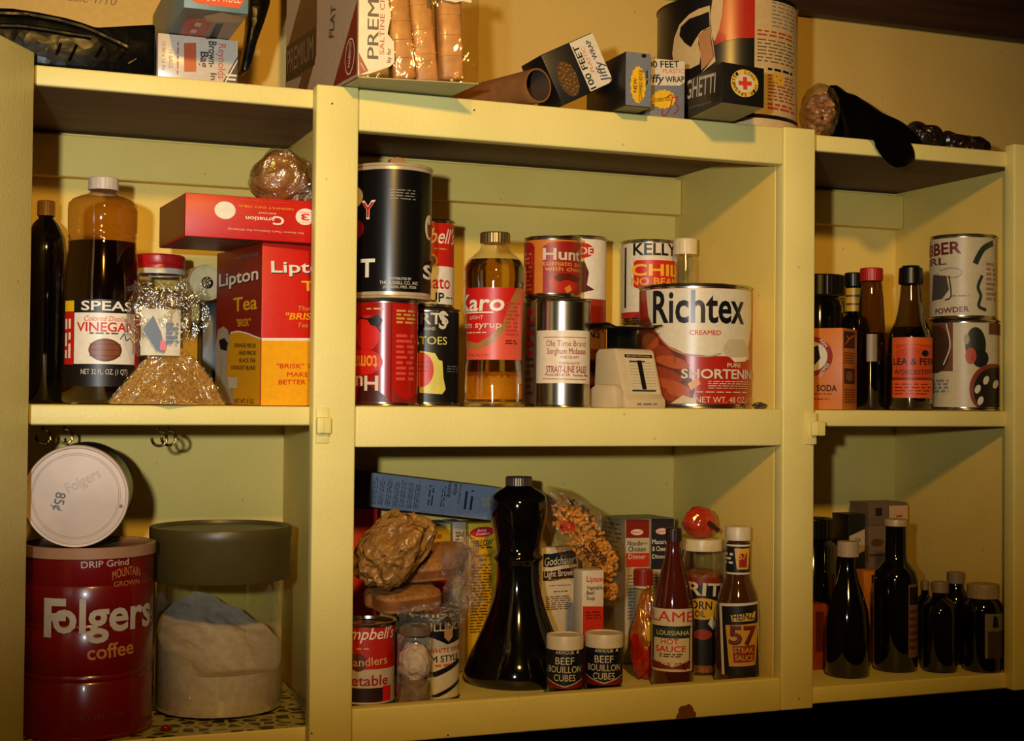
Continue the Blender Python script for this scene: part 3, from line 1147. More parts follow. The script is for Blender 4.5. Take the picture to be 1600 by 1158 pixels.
P.rect(0.001, 0.001, c.w - 0.001, c.d - 0.001, ink((96, 40, 18))); P.greek(0.03, 0.008, 0.12, c.d - 0.01, 6, ink((150, 90, 50)))
c.done('dry_milk_box', 'red dry milk box lying upside down across the tea box', 'box', (pc.x, 0.018, TEAH + 0.0006), RZ)
MILKZ = TEAH + 0.0006 + hgt

# ---- crumpled bag on the milk box
p = at(441, 266, 0.085)
t = thing('bread_bag', 'crumpled tan bread bag squashed between red milk box and shelf above', 'bag', (p.x - 0.001, 0.085, MILKZ))
b = B()
bag_top = 1.8552 - MILKZ
b.blob((0, 0, 0.0295), (0.032, 0.034, 0.0295), crumple('tan_bread', (158, 112, 58), 0.4, 30, 0.35, 0.2, 0.3), 5, 0.22, 1.4, 3, 0.10, 2.0, 0.0006)
b.build('bread', t)
b = B()
b.blob((0.001, -0.001, 0.0305), (0.0335, 0.036, 0.031), CELLO, 5, 0.24, 1.5, 3, 0.12, 2.2, 0.0004)
b.blob((0.024, -0.03, 0.012), (0.010, 0.012, 0.011), CELLO, 3, 0.3, 2.4, 9, 0.5, 3.6, 0.0004)
b.build('wrapper', t)

# ================================================================== left bay, lower shelf
# ---- big red coffee can
FR = mat('dark_red_tin', (104, 11, 11), 0.26, 0, 0.08, 20, coat=0.3)
t, r, h = stand('coffee_can', 'big dark red coffee can with white lettering, standing upright', 'can', 45, 243, 838, 0.086, ZFL)
FZ = ZFL + h
b = B()
ribs = []
z = 0.004
for i, zz in enumerate((0.30, 0.335, 0.57, 0.60, 0.80)):
    ribs += [(r - 0.0012, h * zz - 0.002), (r - 0.0022, h * zz), (r - 0.0012, h * zz + 0.002)]
b.lathe([(0, 0.002, TIN2), (r - 0.003, 0.002, TIN2), (r - 0.002, 0, TIN2), (r, 0.0008, TIN2), (r, 0.003, FR), (r - 0.0012, 0.0042, FR)] + [(a, z, FR) for a, z in ribs] + [(r - 0.0012, h - 0.0112, FR), (r - 0.0012, h - 0.0105, TIN2), (0, h - 0.0105, TIN2)], FR, 72)
tinb = b
b = B()
b.lathe([(r - 0.001, h - 0.0115), (r + 0.0008, h - 0.0112), (r + 0.0012, h - 0.0006), (r + 0.0004, h), (r - 0.003, h), (r - 0.004, h - 0.002), (r * 0.86, h - 0.002), (r * 0.84, h - 0.003), (0, h - 0.003)],
        mat('smoky_plastic_lid', (156, 118, 92), 0.3, 0, 0.1, 40), 72)
b.build('lid', t)
b = tinb
P = round_px(b, r, h, 45, 243, *rows(t, r, h), Cyl(r - 0.0012, h0=0.0006))
SILV, TANL = ink((176, 166, 152)), ink((176, 112, 58))
P.text('DRIP Grind', 134, 877, 202, 887, SILV, 0.01, drop=-2)
P.text('MOUNTAIN', 179, 894, 219, 908, TANL, 0.0, arc=0.35, drop=-2); P.text('GROWN', 181, 911, 218, 919, TANL, 0.0, drop=-1)
P.text('F', 80, 938, 111, 995, SILV, 0.05); P.text('olgers', 108, 938, 240, 988, SILV, 0.045)
P.text('coffee', 145, 1008, 211, 1030, TANL, 0.03, drop=-4)
P.text('NET WT. 3 LBS', 130, 1118, 200, 1126, ink((96, 60, 40)), 0.0)
b.build('tin', t)

# ---- can lying on its side with its pale lid to the camera
rl = 80 * mpp(118, 0.022)
pl_ = at(119, 772, 0.022)
M = Matrix.Translation((pl_.x, 0.022, FZ + rl + 0.0006)) @ Matrix.Rotation(radians(-9), 4, 'Z') @ Matrix.Rotation(radians(-90), 4, 'X')
t = thing('lying_coffee_can', 'can lying on its side on the red coffee can, pale lid facing out', 'can', M=M)
LL = 0.135
b = B()
YT, KT = ink((150, 116, 40), 0.3), ink((24, 18, 12), 0.3)
seq = [(rl - 0.002, 0.010, YT)]
for k in range(9):
    z0 = 0.012 + k * 0.0132
    mm = (KT, YT, KT, TIN2)[k % 4]
    seq += [(rl - 0.002, z0, mm), (rl - 0.002, z0 + 0.0128, KT)]
seq += [(rl - 0.002, LL - 0.003, TIN2), (rl - 0.0005, LL - 0.002, TIN2), (rl - 0.001, LL, TIN2), (rl - 0.004, LL - 0.002, TIN2), (0, LL - 0.002, TIN2)]
b.lathe(seq, KT, 72)
b.build('tin', t)
b = B()
LIDM = mat('milky_plastic_lid', (182, 160, 142), 0.4, 0, 0.16, 16)
b.lathe([(0, 0.0012), (rl * 0.80, 0.0012), (rl * 0.81, 0.0022), (rl * 0.83, 0.0022), (rl * 0.84, 0.0012), (rl * 0.93, 0.0012), (rl * 0.95, 0.0002), (rl * 0.985, 0.0), (rl, 0.0012), (rl, 0.0115), (rl - 0.002, 0.0115)], LIDM, 72)
P = Print(b, Flat((0, 0, 0.0008), (1, 0, 0), (0, -1, 0)))
M2 = ink((40, 30, 26))
P.text('85¢', -0.016, -0.005, 0.018, 0.0095, M2, 0.02, 0, radians(-100))
P.text('Folgers', 0.006, 0.016, 0.036, 0.010, ink((170, 148, 132)), 0.02, 0, radians(28))
P.ell(0.043, -0.010, 0.0018, 0.0018, BRN)
b.build('lid', t)

# ---- glass canister of sugar under an olive lid
t, r, h = stand('glass_canister', 'wide glass canister half full of sugar with olive brown lid', 'canister', 235, 462, 812, 0.137, ZFL, r=0.0765)
rg = r * 0.91
zl = h * 0.715
GJ = film('canister_glass', (0.93, 0.95, 0.86), 0.05, 0.8, 0.04, 0.0)
b = B(); b.lathe([(0, 0.001), (rg * 0.9, 0.001), (rg * 0.98, 0.004), (rg, 0.010), (rg, zl + 0.004)], GJ, 72); b.build('glass', t)
b = B()
OL = mat('olive_plastic', (70, 60, 26), 0.4, 0, 0.06, 40)
b.lathe([(rg * 0.9, zl), (r * 0.985, zl), (r, zl + 0.0015), (r, h - 0.014), (r * 1.012, h - 0.012), (r * 1.012, h - 0.0015), (r, h), (r * 0.93, h), (r * 0.915, h - 0.0035), (r * 0.7, h - 0.004), (0, h - 0.004)], OL, 80)
b.build('lid', t)
SUG = mat('white_sugar', (196, 178, 168), 0.9, 0, 0.12, 120, bump=0.35, bscale=90)
b = B()
rs = rg - 0.002


def sugar_top(x, y):
    q = 0.058 + 0.030 * (y / rs) - 0.016 * (x / rs) - 0.014 * math.exp(-((x - 0.01) ** 2 + (y + 0.05) ** 2) / 0.0016) + 0.005 * noise.noise(Vector((x * 26, y * 26, 3))) + 0.003 * noise.noise(Vector((x * 70, y * 70, 1)))
    if y > 0.0:
        q += 0.014 * math.exp(-((x + 0.026) / 0.022) ** 2) * (y / rs)
    return max(0.03, min(q, zl - 0.02)) + 0.016


b.grid(lambda u, v: Vector((rs * v * cos(2 * pi * u), rs * v * sin(2 * pi * u), sugar_top(rs * v * cos(2 * pi * u), rs * v * sin(2 * pi * u)))), 72, 26, SUG, True)
b.grid(lambda u, v: Vector((rs * cos(2 * pi * u), rs * sin(2 * pi * u), 0.003 + v * (sugar_top(rs * cos(2 * pi * u), rs * sin(2 * pi * u)) - 0.003))), 72, 10, SUG, True)
b.grid(lambda u, v: Vector((rs * (1 - v) * cos(2 * pi * u), rs * (1 - v) * sin(2 * pi * u), 0.003)), 72, 3, SUG, True)
b.build('sugar', t)
# small red glint of a bead on the lining paper
p = at_z(242, 1113, ZFL + 0.004)
b = B(); b.blob((0, 0, 0.0035), (0.006, 0.0045, 0.0035), mat('red_candy', (120, 20, 10), 0.15, coat=0.5), 3, 0.15, 2, 4, 0, 3, 0.0002)
tag(b.build('hard_candy', None, (at_z(243, 1116, ZFL).x, 0.040, ZFL)), 'tiny dark red candy on the lining paper beside the coffee can', 'candy')

# ================================================================== centre bay, upper shelf
# ---- upside-down tomato can
t, r, h, b, P = can('tomato_can', 'red tomato can standing upside down under the big black can', 546, 655, 466, 0.068, ZM, REDG, 634, r=0.0375)
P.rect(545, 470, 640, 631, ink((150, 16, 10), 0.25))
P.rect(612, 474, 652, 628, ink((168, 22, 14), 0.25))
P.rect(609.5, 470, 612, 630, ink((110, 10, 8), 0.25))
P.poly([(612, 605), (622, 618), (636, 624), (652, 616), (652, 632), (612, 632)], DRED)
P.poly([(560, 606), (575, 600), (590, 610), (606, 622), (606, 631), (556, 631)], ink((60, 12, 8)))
P.ell(574, 520, 19, 28, RED); P.poly([(572, 498), (590, 492), (597, 500), (592, 512), (578, 508)], BLACK); P.stroke([(560, 496), (580, 500), (594, 518)], 2.5, BLACK)
P.ell(566, 566, 32, 20, RED)
P.utext('tomatoes', 530, 556, 582, 580, ink((226, 150, 40)), 0.02)
P.utext("Hunt's", 520, 588, 586, 610, PAPER, 0.04)
P.greek(572, 480, 602, 485, 1, GOLD)
P.greek(618, 482, 648, 506, 4, GOLD); P.greek(618, 520, 648, 596, 9, ink((206, 70, 50)))
b.build('label', t)
z1 = ZM + h
# ---- big black can on it
t, r, h, b, P = can('shortening_can', 'big black can with cream rims standing on the upside-down tomato can', 545, 673, 254, 0.070, z1 + 0.0002, ink((12, 10, 10), 0.28), 460, rim=mat('cream_tin', (196, 176, 140), 0.3, 0.3), lift=0.007)
P.text('Y', 562, 313, 584, 341, WHITE, 0.04); P.text('Y', 564, 315.5, 582, 339, RED, 0.015)
P.ell(557, 356, 10, 14, DRED); P.ell(553, 305, 12, 16, WHITE)
P.ell(667, 350, 6.5, 20, CREAM); P.ell(668.5, 350, 4.5, 16, DRED); P.ell(667, 340, 2, 6, CREAM)
P.text('T', 562, 405, 584, 432, WHITE, 0.05)
P.text('S', 660, 411, 672, 432, WHITE, 0.05)
P.greek(606, 294, 646, 312, 4, GREY, fill=0.35)
P.text('DISTRIBUTED BY', 607, 433, 640, 437, PAPER, 0.0); P.text('THE RUSSELL CO., INC.', 594, 439, 652, 444, PAPER, 0.0); P.text('JACKSON, MISS. 39205', 598, 446, 648, 450, PAPER, 0.0)
P.ell(676, 410, 8, 10, BRN)
b.build('label', t)

p = at(616, 250, 0.062)
b = B()
b.prism([(-0.010, 0), (-0.008, 0.0075), (-0.001, 0.0095), (0.007, 0.0085), (0.010, 0)], mat('tan_card', (150, 112, 62), 0.7), 1, -0.006, 0.006, 0.0006)
tag(b.build('card_scrap', None, (p.x, 0.052, z1 + h + 0.0005)), 'little folded scrap of tan card on top of the big black can', 'scrap')

# ---- black tomato can with a yellow map, soup can on top of it
t, r, h, b, P = can('black_tomato_can', 'black can with yellow map and red tomato under the soup can', 612, 722, 480, 0.158, ZM, BLACK, 632, r=0.0385)
YM = ink((206, 196, 92))
P.text('HARTS', 618, 489, 698, 506, PAPER, 0.03)
P.text('S', 686, 486, 699, 513, PAPER, 0.035)
P.text('BRAND', 660, 511, 680, 516, PAPER, 0.0)
P.text('TOMATOES', 612, 526, 686, 538, YM, 0.02)
P.poly([(655, 548), (680, 552), (686, 562), (692, 564), (694, 590), (698, 608), (692, 616), (655, 614)], YM)
P.ell(658, 578, 20, 27, RED)
for yy in (566, 573, 580):
    P.stroke([(650, yy), (672, yy)], 1.5, DRED)
P.greek(700, 570, 720, 582, 3, GREY, fill=0.3)
b.build('label', t)
z1 = ZM + h
t, r, h, b, P = can('soup_can', 'red and white tomato soup can beside the big black can', 620, 712, 341, 0.158, z1 + 0.0002, WHITE, 480, r=0.0325,
                    bands=lambda h: [(0.0045, h * 0.47, WHITE), (h * 0.47, h - 0.0045, ink((190, 26, 16)))])
SCR = lambda P, pts, w, m: P.curve(pts, w, m)
P.text("Campbell's", 618, 356, 708, 379, WHITE, 0.012, 0.3)
P.greek(676, 386, 700, 390, 1, GOLD); P.ell(672, 407, 11, 11, GOLD); P.ell(672, 407, 8, 8, BRN)
P.text('Tomato', 628, 430, 703, 450, RED, 0.02)
P.text('SOUP', 640, 457, 694, 471, BLACK, 0.03); P.greek(697, 462, 708, 466, 1, BLACK)
b.build('label', t)

# ---- corn syrup bottle
t, r, h = stand('syrup_bottle', 'clear corn syrup bottle with red label and pale syrup', 'bottle', 722, 821, 358, 0.066, ZM)
s_ = h / (634 - 358); k = r / 49.5
Z = lambda y: (634 - y) * s_
SYR = refractive('corn_syrup', (206, 168, 74), 0.0, 1.35)
prof = [(0, 0.002), (38 * k, 0.002), (45 * k, 0.0004), (47 * k, 0.004), (46.5 * k, Z(600)), (45.6 * k, Z(567)), (44.6 * k, Z(563)), (45 * k, Z(520)), (46.5 * k, Z(470)), (48.6 * k, Z(440)), (49.5 * k, Z(424)), (47.5 * k, Z(412)), (42 * k, Z(402)), (33 * k, Z(394)), (26 * k, Z(388)),
        (23 * k, Z(383)), (22 * k, Z(378)), (22 * k, Z(372))]
def rad_at(prof):
    def f(v):
        for i in range(1, len(prof) - 1):
            (r0, z0), (r1, z1) = prof[i][:2], prof[i + 1][:2]
            if z0 <= v <= z1 and z1 > z0:
                return r0 + (r1 - r0) * (v - z0) / (z1 - z0)
        return max(p[0] for p in prof)
    return f
bottle(t, prof, CLEAR, 64)
B().lathe([(0, 0.0035), (40 * k, 0.0035)] + [(a * 0.955, max(z, 0.006)) for a, z in prof[3:-5]] + [(0, prof[-6][1])], SYR, 64).build('syrup', t)
cap(t, 23.5 * k, Z(375), Z(358), mat('brass_tin_cap', (140, 118, 78), 0.3, 0.8), ribs=30)
b = B()
sf = Cyl(rad_at(prof), h0=0.0004); sf.vstep = 0.006
sf.r0 = 45 * k; sf.step = 0.004
P = round_px(b, 45 * k, h, 722, 821, *rows(t, r, h), sf)
KR, KP = ink((196, 26, 18)), ink((216, 84, 60))
P.rect(725, 449, 818, 562, KP)
P.poly([(725, 449), (806, 449), (796, 472), (786, 504), (764, 526), (744, 536), (725, 532)], KR)
P.poly([(725, 532), (744, 536), (764, 526), (786, 504), (796, 472), (806, 449), (812, 449), (806, 478), (794, 512), (770, 536), (746, 546), (725, 544)], ink((158, 110, 50)))
P.text('Karo', 712, 460, 776, 485, WHITE, 0.035, 0.12); P.stroke([(726, 488), (770, 488)], 2.0, WHITE)
P.text('LIGHT', 731, 493, 752, 498.5, PAPER, 0.005, 0.1)
P.text('corn syrup', 708, 502, 772, 512, PAPER, 0.015, 0.1)
P.greek(726, 518, 762, 521, 1, PAPER); P.text('1 PT. FL. OZ. (1 PT.)', 727, 553, 760, 557, DRED)
P.greek(790, 470, 812, 525, 9, ink((190, 60, 44))); P.greek(790, 530, 810, 538, 2, DRED)
b.build('label', t)
b = B()
sf = Cyl(44 * k, turn=pi, h0=0.0)
P2 = Print(b, sf); P2.rect(-0.034, Z(622), 0.034, Z(580), ink((226, 166, 20)))
P2.text('DECB', 0, Z(592), 0.034, 0.006, BLACK, 0.03); P2.text('ABATA', 0, Z(608), 0.044, 0.008, BLACK, 0.03)
o = b.build('back_label', t); o['label'] = 'yellow label seen through the syrup'

# ---- sorghum molasses tin, and the two cans behind it
t, r, h = stand('molasses_tin', 'bare shiny tin with a plain cream sorghum molasses label', 'can', 835, 923, 466, 0.054, ZM)
can_body(r, h, mat('bright_tin', (150, 142, 130), 0.14, 1.0, 0.08, 30)).build('tin', t)
b = B()
P = round_px(b, r, h, 836, 925, *rows(t, r, h), Cyl(r - 0.0011, h0=0.0004))
MR = ink((150, 44, 30))
P.rect(839, 516, 923, 599, ink((218, 204, 176)))
P.stroke([(850, 527), (917, 527)], 1.2, MR); P.stroke([(850, 592), (917, 593)], 1.2, MR)
P.text('Ole Time Brand', 857, 532, 917, 541, MR, 0.0)
P.text('Sorghum Molasses', 859, 544, 917, 553, MR, 0.02)
P.text('ONE QUART', 877, 556, 906, 560, MR, 0.015); P.text('Distributed By', 876, 565, 907, 569, MR, 0.0)
P.text('STRAIT-LINE SALES', 858, 572, 918, 582, MR, 0.025)
P.text('Phone 683-6158', 853, 583.5, 890, 587.5, MR, 0.015); P.text('Newton, Miss.', 898, 584, 920, 588, MR, 0.015)
b.build('label', t)
t, r, h, b, P = can('brown_label_can', 'brown-labelled can mostly hidden behind the bare molasses tin', 817, 907, 464, 0.142, ZM, ink((92, 62, 40)), 632)
P.greek(820, 470, 835, 620, 14, ink((60, 34, 24)), fill=0.5); P.greek(820, 480, 834, 560, 5, DRED)
b.build('label', t)
z1 = ZM + h
t, r, h, b, P = can('cheese_sauce_can', 'orange and red tomato sauce can standing above the bare molasses tin', 816, 907, 368, 0.142, z1 + 0.0002, ink((198, 116, 38)), 464)
for a0, a1 in ((800, 834), (847, 936)):
    P.poly([(a0, 462), (a1, 462), (a1, 385)] + [(a1 - (a1 - a0) * q, 385 - 9 * (4 * q * (1 - q)) ** 0.35) for q in (0.1, 0.25, 0.5, 0.75, 0.9)] + [(a0, 385)], ink((150, 26, 16)))
P.text("Hunt's", 858, 388, 918, 405, PAPER, 0.04)
P.text('tomato sauce', 857, 407, 920, 414.5, ink((210, 140, 60)), 0.02); P.text('with cheese', 861, 416, 914, 423, ink((210, 140, 60)), 0.02)
P.ell(876, 442, 19, 14, ink((178, 30, 16))); P.ell(884, 434, 20, 7, ink((90, 20, 10))); P.ell(884, 446, 14, 9, ink((178, 30, 16)))
P.poly([(880, 450), (888, 444), (892, 452), (884, 458)], ink((206, 130, 50)))
P.greek(818, 392, 831, 455, 9, ink((196, 90, 60)))
b.build('label', t)

# ---- stack at the back: white can over brown can
t, r, h, b, P = can('white_text_can', 'tan can with dark lettering at the bottom of the stack behind molasses tin', 853, 950, 509, 0.205, ZM, ink((140, 92, 56)), 632, r=0.0375)
P.text("BEANS", 880, 513, 940, 528, BLACK, 0.03); P.rect(905, 545, 950, 632, ink((96, 44, 24)))
b.build('label', t)
z1 = ZM + h
t, r, h, b, P = can('red_white_can', 'white over red can behind the cheese sauce can, at the back wall', 853, 949, 367, 0.205, z1 + 0.0002, WHITE, 509, r=0.0375,
                    bands=lambda h: [(0.0045, h * 0.30, ink((160, 44, 24))), (h * 0.30, h - 0.0045, WHITE)])
P.ell(908, 391, 19, 12, RED); P.text('PRIDE', 880, 386, 925, 397, WHITE, 0.03)
P.poly([(890, 412), (912, 408), (919, 425), (916, 445), (928, 452), (905, 458), (890, 452)], ink((84, 14, 10)))
b.build('label', t)

# ---- chili can standing on another can
t, r, h, b, P = can('plain_can', 'tan can hidden behind the kitchen scale, chili can standing on it', 967, 1059, 502, 0.235, ZM, ink((170, 130, 70)), 632, r=0.0375)
b.build('label', t)
z1 = ZM + h
t, r, h, b, P = can('chili_can', 'white chili can with red panel above the kitchen scale', 966, 1060, 373, 0.235, z1 + 0.0002, ink((214, 204, 180)), 502, r=0.0375,
                    bands=lambda h: [(0.0045, h * 0.115, ink((176, 40, 22))), (h * 0.115, h - 0.0045, ink((214, 204, 180)))])
P.text('KELLY', 993, 380, 1058, 398, BLACK, 0.045)
P.rect(988, 408, 1060, 448, RED); P.rect(991, 406, 1058, 450, RED)
P.text('CHILI', 996, 413, 1064, 430, ink((232, 176, 30)), 0.045); P.text('NO BEANS', 995, 434, 1066, 445, ink((216, 160, 40)), 0.035)
P.rect(973, 385, 976, 480, BLACK)
P.rect(968, 490, 1064, 500, ink((176, 40, 22)))
b.build('label', t)

# ---- slim bottle with white cap behind the shortening
t, r, h = stand('spice_bottle', 'slim clear bottle with white cap behind the shortening can', 'bottle', 1051, 1088, 371, 0.180, ZM)
bottle(t, [(0, 0.001), (r * 0.9, 0.001), (r * 0.94, 0.004), (r * 0.94, h * 0.86), (r * 0.84, h * 0.895), (r * 0.84, h * 0.93)], CLEAR)
B().lathe([(0, 0.003), (r * 0.86, 0.003), (r * 0.86, h * 0.5), (0, h * 0.52)], mat('tan_spice', (150, 110, 60), 0.9, 0, 0.3, 300)).build('spice', t)
cap(t, r, h * 0.905, h, mat('aged_white_cap', (206, 190, 150), 0.4))

# ---- the big shortening can
t, r, h, b, P = can('large_shortening_can', 'large white and red shortening can at the right end of centre shelf', 997, 1173, 442, 0.0886, ZM, ink((168, 34, 18), 0.3), 636, lift=0.0055)
RCR = ink((208, 198, 170), 0.35)
P.poly([(1010, 450), (1173, 450), (1173, 490), (1170, 520), (1166, 548), (1140, 556), (1105, 556), (1070, 552), (1046, 540), (1028, 520), (1014, 490)], RCR)
P.curve([(1014, 490), (1026, 516), (1046, 541), (1070, 553), (1105, 557), (1124, 552)], 2.2, ink((150, 140, 120)))
P.poly([(1126, 546), (1134, 530), (1158, 528), (1168, 545), (1168, 560), (1150, 562), (1132, 556)], ink((190, 176, 140)))
P.poly([(1138, 558), (1165, 556), (1162, 563), (1145, 565)], ink((226, 214, 180)))
BR1, BR2, BR3 = ink((140, 56, 26)), ink((168, 78, 34)), ink((96, 36, 18))
P.poly([(998, 500), (1012, 492), (1024, 520), (1044, 544), (1070, 556), (1078, 580), (1086, 610), (1080, 631), (1030, 631), (998, 600)], BR3)
for (cx, cy, rx, ry, ro, mm) in ((1030, 552, 30, 14, 0.5, BR1), (1052, 566, 26, 9, 0.25, BR2), (1040, 584, 30, 9, 0.35, BR1), (1050, 602, 30, 8, 0.3, BR2), (1040, 616, 24, 8, 0.35, BR1), (1062, 614, 18, 6, 0.2, BR2), (1018, 532, 14, 12, 0.6, BR2)):
    P.ell(cx, cy, rx, ry, mm, ro)
P.poly([(1075, 600), (1090, 590), (1094, 600), (1080, 610)], ink((206, 140, 60)))
P.poly([(1050, 631), (1068, 618), (1088, 624), (1088, 631)], ink((190, 170, 130)))
P.text('Richtex', 1026, 454, 1161, 503, ink((16, 17, 24), 0.3), 0.034)
P.text('CREAMED', 1078, 516, 1124, 523, RED, 0.035)
P.text('PURE', 1134, 567, 1154, 573, CREAM, 0.035)
P.text('SHORTENING', 1087, 577, 1186, 591, PAPER, 0.04)
P.greek(1105, 594, 1166, 608, 4, CREAM, fill=0.3); P.greek(1088, 610, 1166, 615, 1, CREAM, fill=0.3)
P.text('NET WT. 48 OZ.(3 LB)', 1107, 620, 1176, 629, CREAM, 0.0)
b.build('label', t)

# ---- kitchen scale
p = at(986, 630, 0.030)
t = thing('kitchen_scale', 'cream plastic kitchen scale with black weighing platform', 'scale', (p.x - 0.006, 0.030, ZM), radians(12))
SCM = mat('ivory_plastic', (196, 176, 136), 0.45, 0, 0.05, 40)
b = B()
w, u_ = 0.050, mpp(986, 0.03)
wd = 0.057
# side outline (y, z): stepped wedge with a sloping dial
b.prism([(-0.012, 0), (-0.012, 0.010), (-0.006, 0.016), (0.010, 0.066), (0.013, 0.0695), (0.044, 0.0695), (0.050, 0.064), (0.054, 0.0)], SCM, 0, -0.008, wd - 0.008, 0.0022)
b.build('body', t)
b = B()
b.prism([(-0.006, 0), (-0.006, 0.020), (-0.001, 0.027), (0.030, 0.028), (0.044, 0.022), (0.048, 0.0)], SCM, 0, -0.022, -0.008, 0.003)
o = b.build('side_bulge', t)
b = B()
ang = math.atan2(0.050, 0.016)
V_ = Vector((0, 0.016, 0.050)).normalized()
O_ = Vector((-0.008, -0.006, 0.016))
P = Print(b, Flat(O_, (1, 0, 0), V_, 0.0003))
hh2 = 0.0515
P.rect(0.010, 0.0005, wd - 0.004, hh2 - 0.001, ink((206, 188, 150)))
P.rect(0.011, hh2 - 0.0065, wd - 0.005, hh2 - 0.0025, BLACK); P.text('NET LOAD TWO POUNDS', wd / 2 + 0.003, hh2 - 0.0045, wd - 0.022, 0.0018, CREAM)
for i in range(10):
    P.rect(0.014, 0.006 + i * 0.0036, wd - 0.007, 0.0063 + i * 0.0036, GREY)
P.rect(wd / 2 - 0.001, 0.006, wd / 2 + 0.0055, hh2 - 0.010, BLACK)
P.rect(0.016, hh2 - 0.012, wd - 0.018, hh2 - 0.0105, BLACK); P.rect(0.012, 0.0035, wd - 0.010, 0.0052, BLACK)
b.build('dial', t)
b = B(); b.rng = None
P = Print(b, Flat(Vector((-0.008, -0.0122, 0)), (1, 0, 0), (0, 0, 1), 0.0002)); P.greek(0.014, 0.003, wd - 0.012, 0.007, 1, GREY)
b.build('maker_lettering', t)
b = B()
b.box((0.002, 0.018, 0.068), (0.030, 0.042, 0.0935), BLACKC, 0.002)
b.build('platform_post', t)
b = B()
pw = at(1022, 500, 0.06).x - at(925, 500, 0.06).x
b.prism([(-0.030, 0.0975), (-0.018, 0.0925), (0.038, 0.0925), (0.052, 0.0975), (0.050, 0.0985), (0.037, 0.0945), (-0.017, 0.0945), (-0.029, 0.0985)], BLACKC, 1, -0.002, 0.052, 0.0004)
b.build('platform', t)

# ---- crumpled foil scrap by the right-hand side
p = at(1193, 632, 0.060)
b = B(); b.blob((0, 0, 0.004), (0.008, 0.0055, 0.004), mat('crumpled_foil', (96, 92, 70), 0.3, 0.6, 0.4, 120), 4, 0.35, 3, 2, 0.7, 4, 0.0003)
tag(b.build('foil_scrap', None, (0.8965, 0.0280, ZM)), 'small crumpled scrap of dark foil right of the shortening can', 'scrap')

# ================================================================== centre bay, lower shelf
ZC = 1.2130
# ---- soup can at the left post
t, r, h, b, P = can('vegetable_soup_can', 'red and white vegetable soup can against the left post, under the bread', 532, 622, 962, 0.086, ZC, ink((196, 184, 164)), 1100, r=0.0325,
                    bands=lambda h: [(0.0045, h * 0.46, ink((190, 176, 158))), (h * 0.46, h - 0.0045, ink((178, 26, 16)))])
P.poly([(530, 1040), (575, 1042), (622, 1030), (622, 1020), (575, 1036), (530, 1034)], ink((178, 26, 16)))
P.text("Campbell's", 536, 982, 618, 1000, WHITE, 0.012, 0.3)
P.greek(562, 1012, 582, 1017, 1, GOLD)
P.ell(565, 1036, 13, 14, BRN)
P.text('Manhandlers', 530, 1029, 598, 1042, ink((206, 176, 120)), 0.015, 0, 0.06)
P.text('Vegetable', 530, 1056, 600, 1072, ink((150, 18, 12)), 0.02)
P.rect(530, 1076, 602, 1098, ink((40, 16, 12))); P.rect(602, 1074, 614, 1098, RED)
b.build('label', t)
top_can = ZC + h

# ---- salt jar
t, r, h = stand('salt_jar', 'small clear glass jar of caked white salt between two cans', 'jar', 625, 681, 974, 0.0440, ZC)
bottle(t, [(0, 0.001), (r * 0.92, 0.001), (r, 0.004), (r, h * 0.80), (r * 0.96, h * 0.84), (r * 0.80, h * 0.87), (r * 0.80, h * 0.91), (r * 0.86, h * 0.92), (r * 0.86, h * 0.94)], CLEAR)
b = B()
b.lathe([(0, h * 0.9), (r * 0.86, h * 0.9), (r * 0.88, h * 0.92), (r * 0.88, h * 0.985), (r * 0.8, h), (0, h)], mat('grey_tin_lid', (150, 128, 108), 0.35, 0.5), 48); b.build('lid', t)
b = B(); b.blob((0, 0, h * 0.56), (r * 0.86, r * 0.86, h * 0.25), mat('caked_salt', (206, 190, 180), 0.9, 0, 0.15, 160, bump=0.5, bscale=160), 5, 0.2, 2.0, 4, 0.12, 3); b.build('salt', t)
b = B(); b.lathe([(0, 0.003), (r * 0.9, 0.003), (r * 0.9, h * 0.30), (r * 0.5, h * 0.36), (0, h * 0.38)], mat('salt_residue', (128, 108, 90), 0.9, 0, 0.3, 120)).build('residue', t)

# ---- cream corn can behind the jar
t, r, h, b, P = can('corn_can', 'black and white cream corn can just left of the tall black bottle', 622, 724, 942, 0.092, ZC, ink((206, 196, 170)), 1092, r=0.0365)
P.poly([(610, 940), (722, 940), (722, 1004), (703, 1009), (690, 1002), (676, 996), (610, 996)], BLACK)
P.text('PRIDE', 650, 955, 716, 968, PAPER, 0.02); P.text('OF ILLINOIS', 660, 975, 732, 987, PAPER, 0.03)
P.poly([(698, 984), (711, 984), (711, 998), (705, 1005), (698, 998)], ink((190, 150, 90)))
P.text('WHITE SWEET', 684, 1014, 730, 1021, RED, 0.02, drop=-2); P.text('CREAM STYLE', 650, 1026, 722, 1036, BLACK, 0.04, drop=-2)
P.greek(684, 1038, 714, 1044, 1, ORG)
P.poly([(610, 1056), (684, 1050), (720, 1034), (722, 1040), (686, 1058), (610, 1064)], BLACK); P.poly([(610, 1092), (684, 1086), (722, 1066), (722, 1072), (690, 1090), (610, 1098)], BLACK)
b.build('label', t)
top_can = max(top_can, ZC + h)

